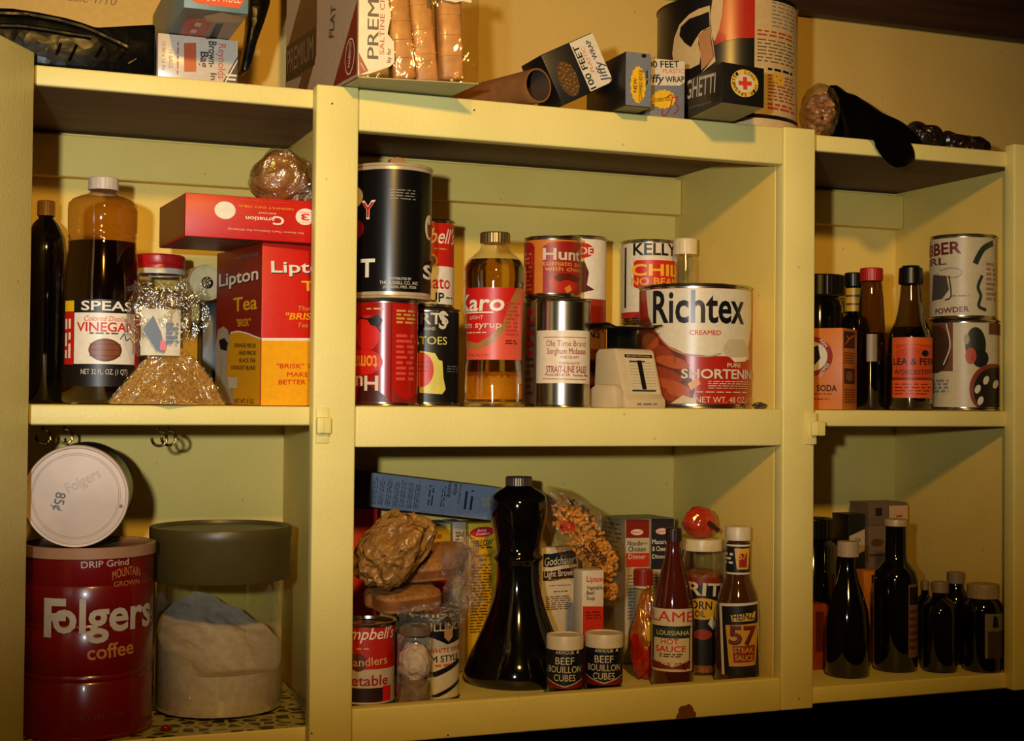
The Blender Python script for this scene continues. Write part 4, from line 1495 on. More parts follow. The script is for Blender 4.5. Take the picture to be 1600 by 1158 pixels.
# ---- pinched tall black bottle
t, r, h = stand('pinch_bottle', 'tall pinch-waisted bottle of black syrup in the lower centre bay', 'bottle', 724, 900, 740, 0.1465, ZC)
r = 0.064
k = r / 88
s_ = h / (1100 - 740)
Z = lambda y: (1100 - y) * s_
bottle(t, [(0, 0.004), (64 * k, 0.002), (82 * k, 0.0005), (88 * k, 0.006), (88 * k, Z(1078)), (80 * k, Z(1056)), (70 * k, Z(1034)), (58 * k, Z(1006)), (48 * k, Z(978)), (40 * k, Z(948)), (36 * k, Z(922)), (35.5 * k, Z(900)), (37 * k, Z(890)), (41 * k, Z(885)), (41 * k, Z(880)), (37 * k, Z(875)),
           (37 * k, Z(860)), (41 * k, Z(840)), (45 * k, Z(824)), (48 * k, Z(800)), (48 * k, Z(786)), (45 * k, Z(774)), (36 * k, Z(766)), (25 * k, Z(760)), (20.5 * k, Z(755)), (20 * k, Z(748))], BLACKG, 72)
cap(t, 22 * k, Z(756), Z(740), mat('pewter_cap', (128, 106, 84), 0.3, 0.7), ribs=30)

# ---- bread slices and their wrapper
BREAD = mat('brown_bread', (156, 104, 46), 0.7, 0, 0.28, 90, bump=0.4, bscale=260)
CRUST = mat('bread_crust', (124, 72, 28), 0.6, 0, 0.25, 60, bump=0.4, bscale=120)


def slice_(w, d, th):
    pts = []
    for k in range(40):
        a = 2 * pi * k / 40
        x, y = cos(a), sin(a)
        q = 1 / (abs(x) ** 4 + abs(y) ** 4) ** 0.25 * 1.12
        bump = 1.08 if y > 0.25 else 0.96
        pts.append((x * q * w * bump * 0.8, y * q * d * 0.8))
    b = B()
    b.prism(pts, BREAD, 2, 0, th, th * 0.22)
    b.prism([(p[0] * 1.012, p[1] * 1.012) for p in pts], CRUST, 2, th * 0.28, th * 0.72, 0)
    return b


slice_top = top_can
for i, (px, Yb, rz, tx, ty, lab) in enumerate(((632, 0.074, 8, 6, -3, 'bread slice lying on the soup can, the lower and left of the two slices'), (674, 0.098, -16, 22, -6, 'bread slice lying partly on the other slice, under the paper bag'))):
    p = at(px, 930, Yb)
    M = Matrix.Translation((p.x, Yb, 0)) @ Matrix.Rotation(radians(rz), 4, 'Z') @ Matrix.Rotation(radians(tx), 4, 'X') @ Matrix.Rotation(radians(ty), 4, 'Y')
    sb = slice_(0.044, 0.034, 0.021)
    zs = [(M @ Vector(v)).z for v in sb.v]
    M.translation.z = slice_top + 0.0008 - min(zs)
    slice_top = slice_top + 0.0008 + (max(zs) - min(zs)) 
    tag(sb.build('bread_slice', None, M=M), lab, 'bread', 'bread slices in torn wrapper')
t = thing('bread_wrapper', 'torn crinkled clear wrapper around the bread slices in the lower centre bay', 'wrapper', (at(662, 930, 0.05).x, 0.044, top_can))
b = B()
CELLB = film('crinkled_cellophane', (0.93, 0.88, 0.78), 0.22, 0.55, 0.14, 1.0, 120)
def crk(o, U, V, nu, nv, amp, sd):
    return lambda u, v: Vector(o) + Vector(U) * u + Vector(V) * v + Vector((0.3, -1, 0.6)) * amp * noise.noise(Vector((u * nu, v * nv, sd))) + Vector((0, -0.6, 0.8)) * amp * 0.6 * abs(noise.noise(Vector((u * nu * 2.2, v * nv * 2.2, sd + 4))))
b.grid(crk((0.012, -0.030, 0.004), (0.052, 0.02, 0.004), (0.006, 0.03, 0.062), 5, 5, 0.014, 1), 26, 26, CELLB)
b.grid(crk((-0.048, -0.046, -0.012), (0.075, 0.004, 0.004), (0.004, 0.006, 0.026), 6, 3, 0.010, 2), 26, 14, CELLB)
b.grid(crk((0.030, -0.020, -0.005), (0.030, 0.02, 0.004), (0.004, 0.02, 0.09), 5, 7, 0.014, 3), 16, 26, CELLB)
b.build('film', t)

# ---- crumpled brown bag on the bread
p = at(614, 872, 0.062)
hgt = (930 - 812) * mpp(614, 0.062)
wid = (672 - 557) / 2 * mpp(614, 0.062)
b = B()
BAGM = crumple('glossy_brown_paper', (150, 106, 50), 0.36, 40, 0.55, 0.2, 0.1, 0.5, 0.014)
def lean(q, d):
    return Vector((q.x + 0.16 * q.z, q.y, q.z + 0.18 * q.x))
b.blob((0, 0, 0), (wid * 0.95, 0.036, hgt * 0.47), BAGM, 6, 0.34, 1.2, 11, 0.26, 2.1, None, lean)
o = b.build('crumpled_paper_bag', None, (p.x - 0.002, 0.050, p.z + 0.014))
tag(o, 'crumpled shiny brown paper bag heaped on top of the bread slices', 'paper bag')

# ---- boxes along the back
def back_box(name, label, TL, TRx, BL_y, Y, depth, zb, base, rz=0.0, cat='box', w=None, h=None):
    a = at(TL[0], TL[1], Y)
    ww = w or reach(Vector((a.x, Y, 0)), (cos(rz), sin(rz), 0), TRx)
    hh = h or (a.z - zb)
    return Carton(ww, depth, hh, base), (a.x, Y, zb), rz, name, label, cat


c, loc, rz, nm, lb, ct = back_box('red_box', 'plain bright red box at the back left, behind the paper bag', (549, 795), 592, 0, 0.222, 0.045, ZC, ink((206, 36, 14)))
loc = (max(loc[0], 0.398), loc[1], loc[2])
REDBOX_TOP = ZC + c.h
c.done(nm, lb, ct, loc, rz)

c, loc, rz, nm, lb, ct = back_box('pizza_mix_box', 'yellow-fronted pizza mix box behind the paper bag and bread', (640, 818), 707, 0, 0.222, 0.045, ZC, ink((150, 140, 120)), 0.0)
P = c.px('front', (640, 818), (707, 822), (640, 1075), (707, 1070))
P.rect(642, 825, 706, 880, ink((222, 196, 60))); P.rect(642, 880, 706, 1000, RED)
P.text('COMPLETE', 655, 829, 684, 834, BLACK, 0.02); P.text('cheese', 645, 837, 692, 847, RED, 0.03); P.text('pizza', 660, 850, 686, 860, RED, 0.03)
P.rect(672, 862, 704, 880, PAPER)
c.done(nm, lb, ct, loc, rz)
c, loc, rz, nm, lb, ct = back_box('white_box', 'pale box showing a narrow printed side, between pizza mix and yellow mix boxes', (708, 816), 731, 0, 0.222, 0.045, ZC, ink((176, 158, 132)), radians(0))
P = c.px('front', (708, 816), (731, 817), (708, 1070), (731, 1068))
P.greek(712, 832, 728, 900, 12, BLACK, fill=0.3)
c.done(nm, lb, ct, loc, rz)
c, loc, rz, nm, lb, ct = back_box('yellow_mix_box', 'yellow cake mix box with red oval badge, left of the black bottle', (733, 818), 783, 0, 0.222, 0.045, ZC, ink((212, 172, 30)), radians(0))
P = c.px('front', (733, 818), (783, 822), (733, 1075), (783, 1072))
P.ell(755, 835, 20, 9, RED); P.ell(755, 835, 15, 8, ink((176, 12, 30))); P.rect(734, 833, 742, 837, RED)
P.text('Betty', 747, 829.5, 762, 834, WHITE, 0.02, 0.2); P.text('Crocker', 744, 836, 767, 840, WHITE, 0.02, 0.2)
P.text("'YELLOW'", 737, 849, 772, 859, BLACK, 0.03, 0.15); P.greek(752, 861, 772, 864, 1, DRED)
P.text('Apricot Date', 741, 873, 768, 878, BLACK, 0.02); P.text('Bars', 750, 880, 762, 885, BLACK, 0.02)
P.greek(736, 890, 772, 1010, 24, ink((90, 60, 10)), fill=0.35)
YELTOP = ZC + c.h
c.done(nm, lb, ct, loc, rz)

# ---- pale blue box lying across them, one end lower
a = at(580, 738, 0.186); bq = at(790, 773, 0.186)
bl = at(573, 792, 0.186)
tilt = math.atan2(at(768, 813.5, 0.186).z - bl.z, at(768, 813.5, 0.186).x - bl.x)
ux = Vector((cos(tilt), 0, sin(tilt)))
L = (bq - a).dot(ux) + 0.006
hb = (a - bl).length
c = Carton(L, 0.083, hb, ink((66, 50, 36)))
P = c.px('front', (580, 738), (790, 773), (573, 792), (786, 817))
P.rect(573, 736, 792, 820, ink((112, 124, 142)))
for x0 in (581, 591, 602, 613, 623, 634, 644):
    P.P.greek(P.U(x0, 765), 0.004, P.U(x0 + 8, 765), hb - 0.004, 3, NAVY, fill=0.35, vertical=True)
for x0, x1 in ((664, 674), (684, 691), (718, 736)):
    P.P.greek(P.U(x0, 765), 0.010, P.U(x1, 765), hb - 0.006, 2, NAVY, fill=0.4, vertical=True)
P.vtext('Family', 702, 758, 708, 778, BLACK, 0.02, False); P.vtext('Frosting', 693, 756, 699, 780, BLACK, 0.02, False)
P.vtext('Mrs Martha', 709, 762, 713, 790, NAVY, 0.0, False)
P.text('SUGAR', 746, 783, 768, 795, ink((170, 150, 90)), 0.02)
M = Matrix.Translation((bl.x, 0.186, bl.z)) @ Matrix.Rotation(-tilt, 4, 'Y')
c.done('blue_box', 'pale blue-grey box lying tilted across the tops of the back boxes', 'box', M=M)

# ---- bag of macaroni leaning behind the black bottle
BAGC = [(846, 776), (880, 800), (912, 836), (938, 880), (955, 915), (967, 938)]
MACM = mat('macaroni', (214, 150, 52), 0.45, 0, 0.12, 90)
rng = random.Random(11)
pts = [at(x, y, Yq) for (x, y), Yq in zip(BAGC, (0.178, 0.178, 0.178, 0.178, 0.178, 0.178))]
t = thing('macaroni_bag', 'clear bag of elbow macaroni slumped behind the black bottle', 'food bag', (0, 0, 0))
hw_ = [0.014, 0.026, 0.032, 0.031, 0.026, 0.012]


def along(s):
    q = s * (len(pts) - 1)
    i = min(int(q), len(pts) - 2)
    f = q - i
    return pts[i].lerp(pts[i + 1], f), hw_[i] + (hw_[i + 1] - hw_[i]) * f, (pts[i + 1] - pts[i]).normalized()


def bagsurf(g):
    def f(u, v):
        p, w, d = along(v)
        nrm = Vector((d.z, 0, -d.x))
        a = 2 * pi * u
        n = 1 + 0.14 * noise.noise(Vector((cos(a) * 2, sin(a) * 2, v * 7)))
        return p + nrm * cos(a) * w * g * n + Vector((0, 1, 0)) * sin(a) * 0.022 * g * n * (w / 0.03)
    return f


b = B(); b.grid(bagsurf(1.14), 40, 44, film('macaroni_bag_film', (0.97, 0.9, 0.78), 0.06, 0.3, 0.10, 0.8, 90), True)
b.build('bag', t)
b = B()
q0, q1 = at(908, 846, 0.151), at(950, 905, 0.151)
axu = (q1 - q0).normalized(); axv = Vector((0, -1, 0)).cross(axu).normalized(); axv = -axv if axv.z < 0 else axv
P = Print(b, Flat(q0, axu, axv))
dl = (q1 - q0).length
P.text('ELBOW', dl * 0.42, 0.0085, dl * 0.5, 0.0085, BLACK, 0.03); P.text('MACARONI', dl * 0.52, -0.003, dl * 0.85, 0.0085, BLACK, 0.03)
b.build('lettering', t)
b = B()
P2 = Print(b, Flat(at(888, 822, 0.151), (0.93, 0, -0.1), (0.1, 0, 0.93)))
P2.text('Skin', 0, 0, 0.02, 0.012, RED, 0.03, 0.2)
b.build('red_script', t)
b = B()
SP = [along(j / 80) for j in range(81)]


def in_bag(q):
    p, w, d = min(SP, key=lambda k: (k[0] - q).length_squared)
    nrm = Vector((d.z, 0, -d.x))
    a_, b_ = (q - p).dot(nrm) / w, (q.y - p.y) / (0.022 * w / 0.03)
    return a_ * a_ + b_ * b_ < 0.60 and SP[8][0].x < q.x < SP[74][0].x


n_ok = tries = 0
while n_ok < 280 and tries < 16000:
    tries += 1
    p, w, d = along(rng.uniform(0.10, 0.95))
    nrm = Vector((d.z, 0, -d.x))
    c0 = p + nrm * w * rng.uniform(-0.85, 0.85) + Vector((0, 1, 0)) * (0.022 * w / 0.03) * rng.uniform(-0.95, 0.2)
    a1 = Vector((rng.uniform(-1, 1), rng.uniform(-1, 1), rng.uniform(-1, 1))).normalized()
    a2 = a1.cross(Vector((rng.uniform(-1, 1), rng.uniform(-1, 1), rng.uniform(-1, 1)))).normalized()
    R = 0.0047
    tp_ = [c0 + a1 * (R * (cos(x) - 0.6)) + a2 * (R * (sin(x) - 0.7)) for x in (0, 0.45, 0.9, 1.35, 1.8)]
    if all(in_bag(q) for q in tp_):
        b.tube(tp_, 0.0022, MACM, 7)
        n_ok += 1
tag(b.build('elbow_macaroni'), 'golden elbow macaroni filling the clear bag behind the black bottle', 'macaroni', kind='stuff')

# ---- brown sugar box, soup mix box
c, loc, rz, nm, lb, ct = back_box('brown_sugar_box', 'white brown-sugar box with two dark wavy banners, behind the bouillon jars', (847, 856), 906, 0, 0.206, 0.018, ZC, ink((206, 190, 158)), radians(2))
P = c.px('front', (847, 856), (906, 854), (848, 1072), (906, 1068))
def wave(y0, y1, m):
    P.poly([(849, y1), (862, y1 + 1), (880, y1 - 3), (904, y1 - 5), (901, (y0 + y1) / 2 - 4), (904, y0 - 4), (880, y0), (862, y0 + 4), (849, y0 + 4)], m)
wave(863, 890, ink((18, 26, 36))); wave(894, 915, ink((56, 22, 18)))
P.text('Godchaux', 851, 872, 899, 886, PAPER, 0.02, 0.15, drop=-5)
P.text('Light Brown', 851, 896, 899, 907, PAPER, 0.02, 0.0, drop=-4); P.text('CANE SUGAR', 856, 911, 892, 914, GOLD, 0.0, drop=-3)
P.greek(858, 921, 896, 925, 1, BRN); P.greek(866, 932, 890, 936, 1, BLACK); P.greek(854, 940, 898, 968, 7, BRN, fill=0.4)
c.done(nm, lb, ct, loc, rz)
c, loc, rz, nm, lb, ct = back_box('soup_mix_box', 'white and red vegetable beef soup mix box right of the brown sugar', (910, 892), 946, 0, 0.086, 0.024, ZC, ink((210, 196, 170)), radians(2))
P = c.px('front', (910, 892), (946, 891), (910, 1072), (946, 1068))
P.rect(911, 947, 946, 1072, ink((190, 44, 20)))
P.text('Lipton', 917, 901, 944, 909, RED, 0.03); P.text('Vegetable', 917, 915, 944, 921, BLACK, 0.02); P.text('Beef', 917, 923, 930, 929, BLACK, 0.02); P.text('Soup', 917, 931, 931, 937, BLACK, 0.02)
P.greek(916, 953, 942, 968, 3, DRED)
c.done(nm, lb, ct, loc, rz)

# ---- bouillon jars
for (a0, a1, y0, lab) in ((857, 915, 986, 'small black bouillon cube jar with white lid, nearest the black bottle'), (917, 977, 983, 'small black bouillon cube jar with white lid, right one of the pair')):
    t, r, h = stand('bouillon_jar', lab, 'jar', a0, a1, y0, 0.0440, ZC, 'bouillon cube jars')
    cx = (a0 + a1) / 2; yb = 1078 if a0 < 900 else 1072
    b = B(); b.lathe([(0, 0.001), (r * 0.9, 0.001), (r * 0.95, 0.003), (r * 0.95, h * 0.8), (0, h * 0.8)], mat('bouillon_glass', (14, 13, 14), 0.15, coat=0.3)); b.build('jar', t)
    b = B()
    P = round_px(b, r, h, a0, a1, *rows(t, r, h), Cyl(r * 0.955))
    P.rect(a0, y0 + 18, a1, yb - 2, ink((16, 17, 22)))
    P.poly([(a0, yb - 1), (a0, yb - 14), (cx, yb - 4), (a1, yb - 14), (a1, yb - 1)], ink((120, 22, 14)))
    P.curve([(a0 + 2, yb - 15), (cx, yb - 4), (a1 - 2, yb - 15)], 1.3, PAPER, 2)
    P.text('ARMOUR', cx - 14, y0 + 32, cx + 14, y0 + 37, PAPER, 0.02); P.poly([(cx + 17, y0 + 36), (cx + 20, y0 + 30), (cx + 21, y0 + 36)], PAPER)
    P.text('BEEF', cx - 14, y0 + 42, cx + 14, y0 + 53, PAPER, 0.0)
    P.text('BOUILLON', cx - 24, y0 + 56, cx + 24, y0 + 66, PAPER, 0.0)
    P.text('CUBES', cx - 16, y0 + 69, cx + 16, y0 + 79, PAPER, 0.0)
    b.build('label', t)
    b = B(); b.lathe([(r * 0.93, h * 0.785), (r, h * 0.785), (r, h * 0.97), (r * 0.97, h), (r * 0.85, h), (r * 0.82, h * 0.985), (0, h * 0.985)], mat('white_plastic_lid', (206, 190, 162), 0.4), 48); b.build('lid', t)

# ---- two dinner boxes
kl = at(977, 812, 0.203)
RZK = radians(3)
wn = reach(Vector((kl.x, 0.203, 0)), (cos(RZK), sin(RZK), 0), 1017)
dn = reach(Vector((kl.x, 0.203, 0)), (-sin(RZK), cos(RZK), 0), 938)
dn = min(dn, 0.066)
for i, (base_, tit, lines, lab) in enumerate(((ink((126, 34, 18)), 'n', ('Noodle', 'Chicken', 'Dinner'), 'noodle and chicken dinner box with brown panel, against the back wall'), (ink((34, 34, 42)), 'm', ('Macaroni', '& Cheese', 'Dinner'), 'dark macaroni dinner box right of the noodle dinner box'))):
    c = Carton(wn, dn, kl.z - ZC, ink((128, 116, 86)))
    x0 = 977 + i * 41.5
    P = c.px('front', (x0, 812), (x0 + 40, 811), (x0, 1060), (x0 + 40, 1058))
    P.rect(x0, 811, x0 + 40, 1060, ink((196, 182, 152)))
    P.rect(x0 + 1, 812, x0 + 39, 844, base_)
    P.ell(x0 + 19, 834, 11, 6, ink((170, 30, 20))); P.ell(x0 + 19, 834, 10, 5, WHITE); P.text('KRAFT', x0 + 11, 832, x0 + 27, 836.5, RED, 0.03)
    if i:
        P.rect(x0 + 1, 844, x0 + 39, 900, base_)
        P.text(lines[0], x0 + 3, 848, x0 + 34, 856, WHITE, 0.02); P.text(lines[1], x0 + 3, 860, x0 + 30, 868, WHITE, 0.02); P.text(lines[2], x0 + 3, 874, x0 + 30, 881, WHITE, 0.02)
    else:
        P.text(lines[0], x0 + 4, 849, x0 + 28, 857, BLACK, 0.02); P.text('with', x0 + 29, 851, x0 + 36, 855, BLACK, 0.0); P.text(lines[1], x0 + 5, 859, x0 + 33, 867, BLACK, 0.02)
        P.rect(x0 + 1, 870, x0 + 39, 894, ink((200, 48, 20)))
        P.text(lines[2], x0 + 5, 872, x0 + 33, 880, PAPER, 0.02)
    P.greek(x0 + 4, 905, x0 + 36, 985, 14, GREY, fill=0.35)
    P = c.px('left', (938, 803), (977, 812), (938, 1060), (977, 1060))
    P.greek(942, 818, 972, 900, 11, ink((70, 60, 44)), fill=0.3)
    d = Vector((cos(RZK), sin(RZK), 0)) * (wn + 0.0008) * i
    c.done('dinner_box', lab, 'box', (kl.x + d.x, 0.203 + d.y, ZC + 0.0002), RZK, group='boxed dinners')

# ---- red-capped spice jar
t, r, h = stand('spice_jar', 'small jar with dark red cap in front of the dinner boxes', 'jar', 992, 1022, 887, 0.136, ZC)
B().lathe([(0, 0.001), (r * 0.85, 0.001), (r * 0.88, 0.004), (r * 0.88, h * 0.84), (0, h * 0.85)], mat('brown_spice_jar', (96, 66, 36), 0.2, coat=0.4)).build('jar', t)
b = B(); P = round_px(b, r, h, 990, 1022, *rows(t, r, h), Cyl(r * 0.885)); P.rect(991, 915, 1021, 920, PAPER); P.rect(991, 922, 1021, 960, ink((150, 130, 96))); b.build('label', t)
cap(t, r, h * 0.845, h, mat('dark_red_cap', (140, 26, 14), 0.35, coat=0.2))

# ---- orange and red bag
p = at(1006, 1000, 0.106)
t = thing('candy_bag', 'crumpled orange and red plastic bag beside the hot sauce bottle', 'food bag', (p.x, 0.106, ZC))
b = B()
hh = at(1010, 915, 0.106).z - ZC
ww = 22 * mpp(1010, 0.106)
def tap(q, d):
    s = 1.0 - 0.55 * max(0, d.z)
    return Vector((q.x * s + 0.18 * max(0, d.z) * 0.03, q.y * s, q.z))
OB, RB, YB_ = mat('amber_film', (150, 82, 20), 0.2, 0, 0.3, 60, bump=0.5, bscale=70, coat=0.5), mat('red_film', (158, 26, 12), 0.2, 0, 0.3, 60, bump=0.5, bscale=70, coat=0.5), mat('yellow_film', (214, 160, 40), 0.2, 0, 0.2, 60, bump=0.4, bscale=70, coat=0.5)
b.blob((0, 0, hh * 0.5), (ww, 0.018, hh * 0.5), OB, 4, 0.16, 2.6, 6, 0.2, 4, 0.0006, tap)
b.f and None
for i, f in enumerate(b.f):
    cz = sum(b.v[j][2] for j in f) / len(f); cx = sum(b.v[j][0] for j in f) / len(f)
    if cz < hh * 0.42 + 0.008 * sin(cx * 300):
        b.m[i] = b.mi(RB)
    elif cz < hh * 0.62 and cx > -0.006 + 0.004 * sin(cz * 300):
        b.m[i] = b.mi(YB_)
b.build('bag', t)

# ---- hot sauce
t, r, h = stand('hot_sauce_bottle', 'dark red hot sauce bottle with white and red label', 'bottle', 1021, 1087, 822, 0.0620, ZC, h=None)
s_ = h / (1062 - 822); k = r / 33
Z = lambda y: (1062 - y) * s_
HS = mat('hot_sauce', (74, 24, 10), 0.06, 0, 0.12, 20, coat=0.6)
pf = [(0, 0.001), (30 * k, 0.001), (33 * k, 0.004), (33 * k, Z(960)), (31 * k, Z(935)), (26 * k, Z(912)), (20 * k, Z(890)), (14 * k, Z(868)), (11.5 * k, Z(850)), (11 * k, Z(838))]
bottle(t, pf, HS)
cap(t, 12.5 * k, Z(842), Z(822), mat('dark_brown_cap', (46, 22, 12), 0.35), ribs=24)
b = B()
P = round_px(b, r, h, 1021, 1087, *rows(t, r, h), Cyl(33 * k, h0=0.0004))
P.rect(1021, 952, 1083, 1050, ink((206, 188, 150)))
P.rect(1023, 979, 1081, 983, BLACK); P.rect(1023, 981, 1080, 1032, ink((40, 52, 34)))
P.text('FLAME', 1014, 956, 1078, 972, RED, 0.012, drop=2)
P.text('LOUISIANA', 1030, 986, 1078, 993, ink((196, 186, 130)), 0.02)
P.poly([(1026, 1032), (1026, 998), (1078, 998), (1078, 1032), (1054, 1042)], ink((206, 188, 150)))
P.poly([(1023, 1046), (1023, 1032), (1054, 1043), (1080, 1032), (1080, 1046)], ink((130, 28, 18)))
P.text('HOT', 1036, 999, 1062, 1007, RED, 0.03); P.text('SAUCE', 1028, 1010, 1072, 1019, RED, 0.035)
P.greek(1034, 1021, 1070, 1028, 2, BRN)
P.text('NET 6 FL. OZ.', 1026, 1036, 1066, 1045, BRN, 0.0); P.curve([(1068, 1047), (1070, 1037), (1072, 1047), (1078, 1034)], 1.3, BLACK)
b.build('label', t)

# ---- popcorn jar, red lump on its lid
t, r, h = stand('popcorn_jar', 'jar of popcorn kernels with white lid behind the hot sauce', 'jar', 1067, 1131, 838, 0.120, ZC)
POPTOP = ZC + h
bottle(t, [(0, 0.001), (r * 0.9, 0.001), (r * 0.95, 0.004), (r * 0.95, h * 0.86), (r * 0.88, h * 0.91), (r * 0.88, h * 0.93)], CLEAR)
POPM = mat('popcorn_kernels', (136, 82, 34), 0.5, 0, 0.55, 260, bump=1.0, bscale=170)
B().lathe([(0, 0.003), (r * 0.9, 0.004), (r * 0.9, h * 0.74), (r * 0.5, h * 0.77), (0, h * 0.77)], POPM).build('kernels', t)
b = B(); P = round_px(b, r, h, 1067, 1131, *rows(t, r, h), Cyl(r * 0.955, h0=0.0003))
P.rect(1068, 905, 1130, 1040, ink((24, 20, 22))); P.rect(1068, 903, 1130, 915, ink((120, 40, 18)))
P.text('BRITE', 1068, 912, 1136, 931, ink((206, 196, 170)), 0.04, drop=6)
P.ell(1100, 952, 28, 17, ink((206, 160, 40))); P.text('CORN', 1072, 940, 1112, 952, BLACK, 0.03, drop=2); P.text('OIL', 1088, 955, 1104, 964, BLACK, 0.03)
P.ell(1100, 992, 14, 8, ink((150, 50, 30))); P.poly([(1108, 975), (1114, 962), (1120, 975), (1116, 985)], PAPER)
b.build('label', t)
cap(t, r * 1.0, h * 0.915, h, mat('ivory_lid', (206, 190, 150), 0.35), 'lid', ribs=0)
p = at(1093, 810, 0.120)
rr = 27 * mpp(1093, 0.120)
t = thing('wrapped_candy_ball', 'shiny red-orange wrapped ball resting on the popcorn jar lid', 'candy', (p.x, 0.120, POPTOP + 0.0003))
b = B(); b.blob((0, 0, rr * 0.9), (rr, rr * 0.9, rr * 0.92), mat('red_orange_wrap', (176, 50, 20), 0.18, 0, 0.3, 50, bump=0.4, bscale=60, coat=0.6), 4, 0.08, 2, 3, 0.12, 2.4, 0.0004)
P = Print(b, Flat(Vector((-0.002, -rr * 1.0, rr * 0.9)), (0.8, 0, -0.6), (0.6, 0, 0.8))); P.rect(0, 0, rr * 0.9, rr * 0.28, ink((50, 20, 16)))
b.build('ball', t)

# ---- steak sauce
t, r, h = stand('steak_sauce_bottle', 'steak sauce bottle with white cap and black keystone label, rightmost in centre bay', 'bottle', 1120, 1189, 819, 0.0545, ZC)
s_ = h / (1058 - 819); k = r / 35.5
Z = lambda y: (1058 - y) * s_
SS = mat('steak_sauce', (66, 36, 16), 0.06, 0, 0.12, 20, coat=0.6)
pf = [(0, 0.001), (33 * k, 0.001), (35.5 * k, 0.004), (35.5 * k, Z(955)), (34 * k, Z(938)), (30 * k, Z(922)), (24 * k, Z(908)), (20 * k, Z(898)), (18.5 * k, Z(880)), (18 * k, Z(850)), (18 * k, Z(838))]
bottle(t, pf, SS)
cap(t, 20.5 * k, Z(840), Z(819), mat('white_screw_cap', (206, 192, 166), 0.35), ribs=0)
b = B()
P = round_px(b, 18.6 * k, h, 1140, 1177, *rows(t, r, h), Cyl(18.9 * k, h0=0.0003))
P.rect(1137, 851, 1180, 901, ink((20, 17, 16)))
P.rect(1137, 853, 1180, 856, PAPER); P.rect(1137, 897, 1180, 900, PAPER)
P.poly([(1157, 892), (1153, 859), (1176, 859), (1174, 892)], ink((206, 160, 50))); P.rect(1160, 866, 1172, 889, ink((150, 30, 20)))
P.text('57', 1160, 866, 1171, 876, ink((206, 160, 50)), 0.03)
P.greek(1140, 865, 1152, 885, 3, PAPER)
b.build('neck_label', t)
b = B()
P = round_px(b, r, h, 1123, 1194, *rows(t, r, h), Cyl(35.5 * k, h0=0.0004))
P.poly([(1135, 1056), (1130, 945), (1190, 941), (1193, 1056)], PAPER)
P.poly([(1139, 1056), (1134, 949), (1189, 945), (1192, 1056)], ink((22, 18, 16)))
P.poly([(1150, 972), (1148, 962), (1186, 956), (1184, 970)], ink((206, 170, 80)))
P.text('HEINZ', 1152, 958, 1184, 969, BLACK, 0.035, drop=-3)
P.poly([(1146, 1042), (1140, 978), (1190, 974), (1186, 1040)], ink((196, 146, 50)))
P.text('57', 1148, 980, 1188, 1007, ink((30, 16, 10)), 0.06); P.text('57', 1147, 979, 1187, 1006, ink((112, 30, 18)), 0.03)
P.poly([(1153, 1036), (1151, 1010), (1185, 1008), (1184, 1034)], ink((130, 34, 20)))
P.text('STEAK', 1154, 1012, 1184, 1020, GOLD, 0.03); P.text('SAUCE', 1156, 1024, 1183, 1032, GOLD, 0.03)
b.build('label', t)

# ================================================================== right bay, upper shelf
t, r, h = stand('dark_jar', 'wide dark jar with black lid in the corner behind the baking soda', 'jar', 1240, 1318, 427, 0.185, ZM)
B().lathe([(0, 0.001), (r * 0.9, 0.001), (r * 0.94, 0.004), (r * 0.94, h * 0.76), (r * 0.8, h * 0.84), (0, h * 0.84)], BLACKG).build('jar', t)
cap(t, r, h * 0.85, h, BLACKC, 'lid', ribs=40)
t, r, h = stand('dark_spice_bottle', 'black-capped dark bottle with yellow neck band behind the baking soda', 'bottle', 1308, 1358, 424, 0.185, ZM)
B().lathe([(0, 0.001), (r * 0.95, 0.001), (r, 0.004), (r, h * 0.58), (r * 0.85, h * 0.66), (r * 0.52, h * 0.70), (r * 0.52, h * 0.9), (0, h * 0.9)], BLACKG).build('bottle', t)
cap(t, r * 0.56, h * 0.90, h, BLACKC)
b = B(); P = Print(b, Cyl(r * 0.53)); P.rect(-r * 0.53 * 1.5, h * 0.715, r * 0.53 * 1.5, h * 0.885, ink((190, 150, 40)))
P.rect(-r * 0.5, h * 0.76, r * 0.5, h * 0.775, BRN); P.rect(-r * 0.5, h * 0.82, r * 0.5, h * 0.835, BRN); b.build('label', t)

# ---- red-capped bottle
t, r, h = stand('red_cap_bottle', 'slim bottle with red cap, dark liquid up to half, right of the baking soda', 'bottle', 1339, 1383, 417, 0.108, ZM)
s_ = h / (636 - 417); k = r / 22
Z = lambda y: (636 - y) * s_
bottle(t, [(0, 0.001), (20 * k, 0.001), (22 * k, 0.004), (22 * k, Z(530)), (20.5 * k, Z(500)), (18.5 * k, Z(465)), (16 * k, Z(442)), (15 * k, Z(436))], film('brown_glass', (0.42, 0.30, 0.18), 0.05, 0.55, 0.03, 0), 48)
B().lathe([(0, 0.003), (18 * k, 0.003), (20.5 * k, 0.005), (20.5 * k, Z(562)), (0, Z(562))], BLACKG).build('sauce', t)
b = B(); P = Print(b, Cyl(22 * k)); P.rect(-7 * k, Z(562), 9 * k, Z(520), ink((120, 98, 60))); b.build('label', t)
cap(t, 17.5 * k, Z(437), Z(417), mat('red_screw_cap', (170, 28, 18), 0.35, coat=0.2), ribs=30)

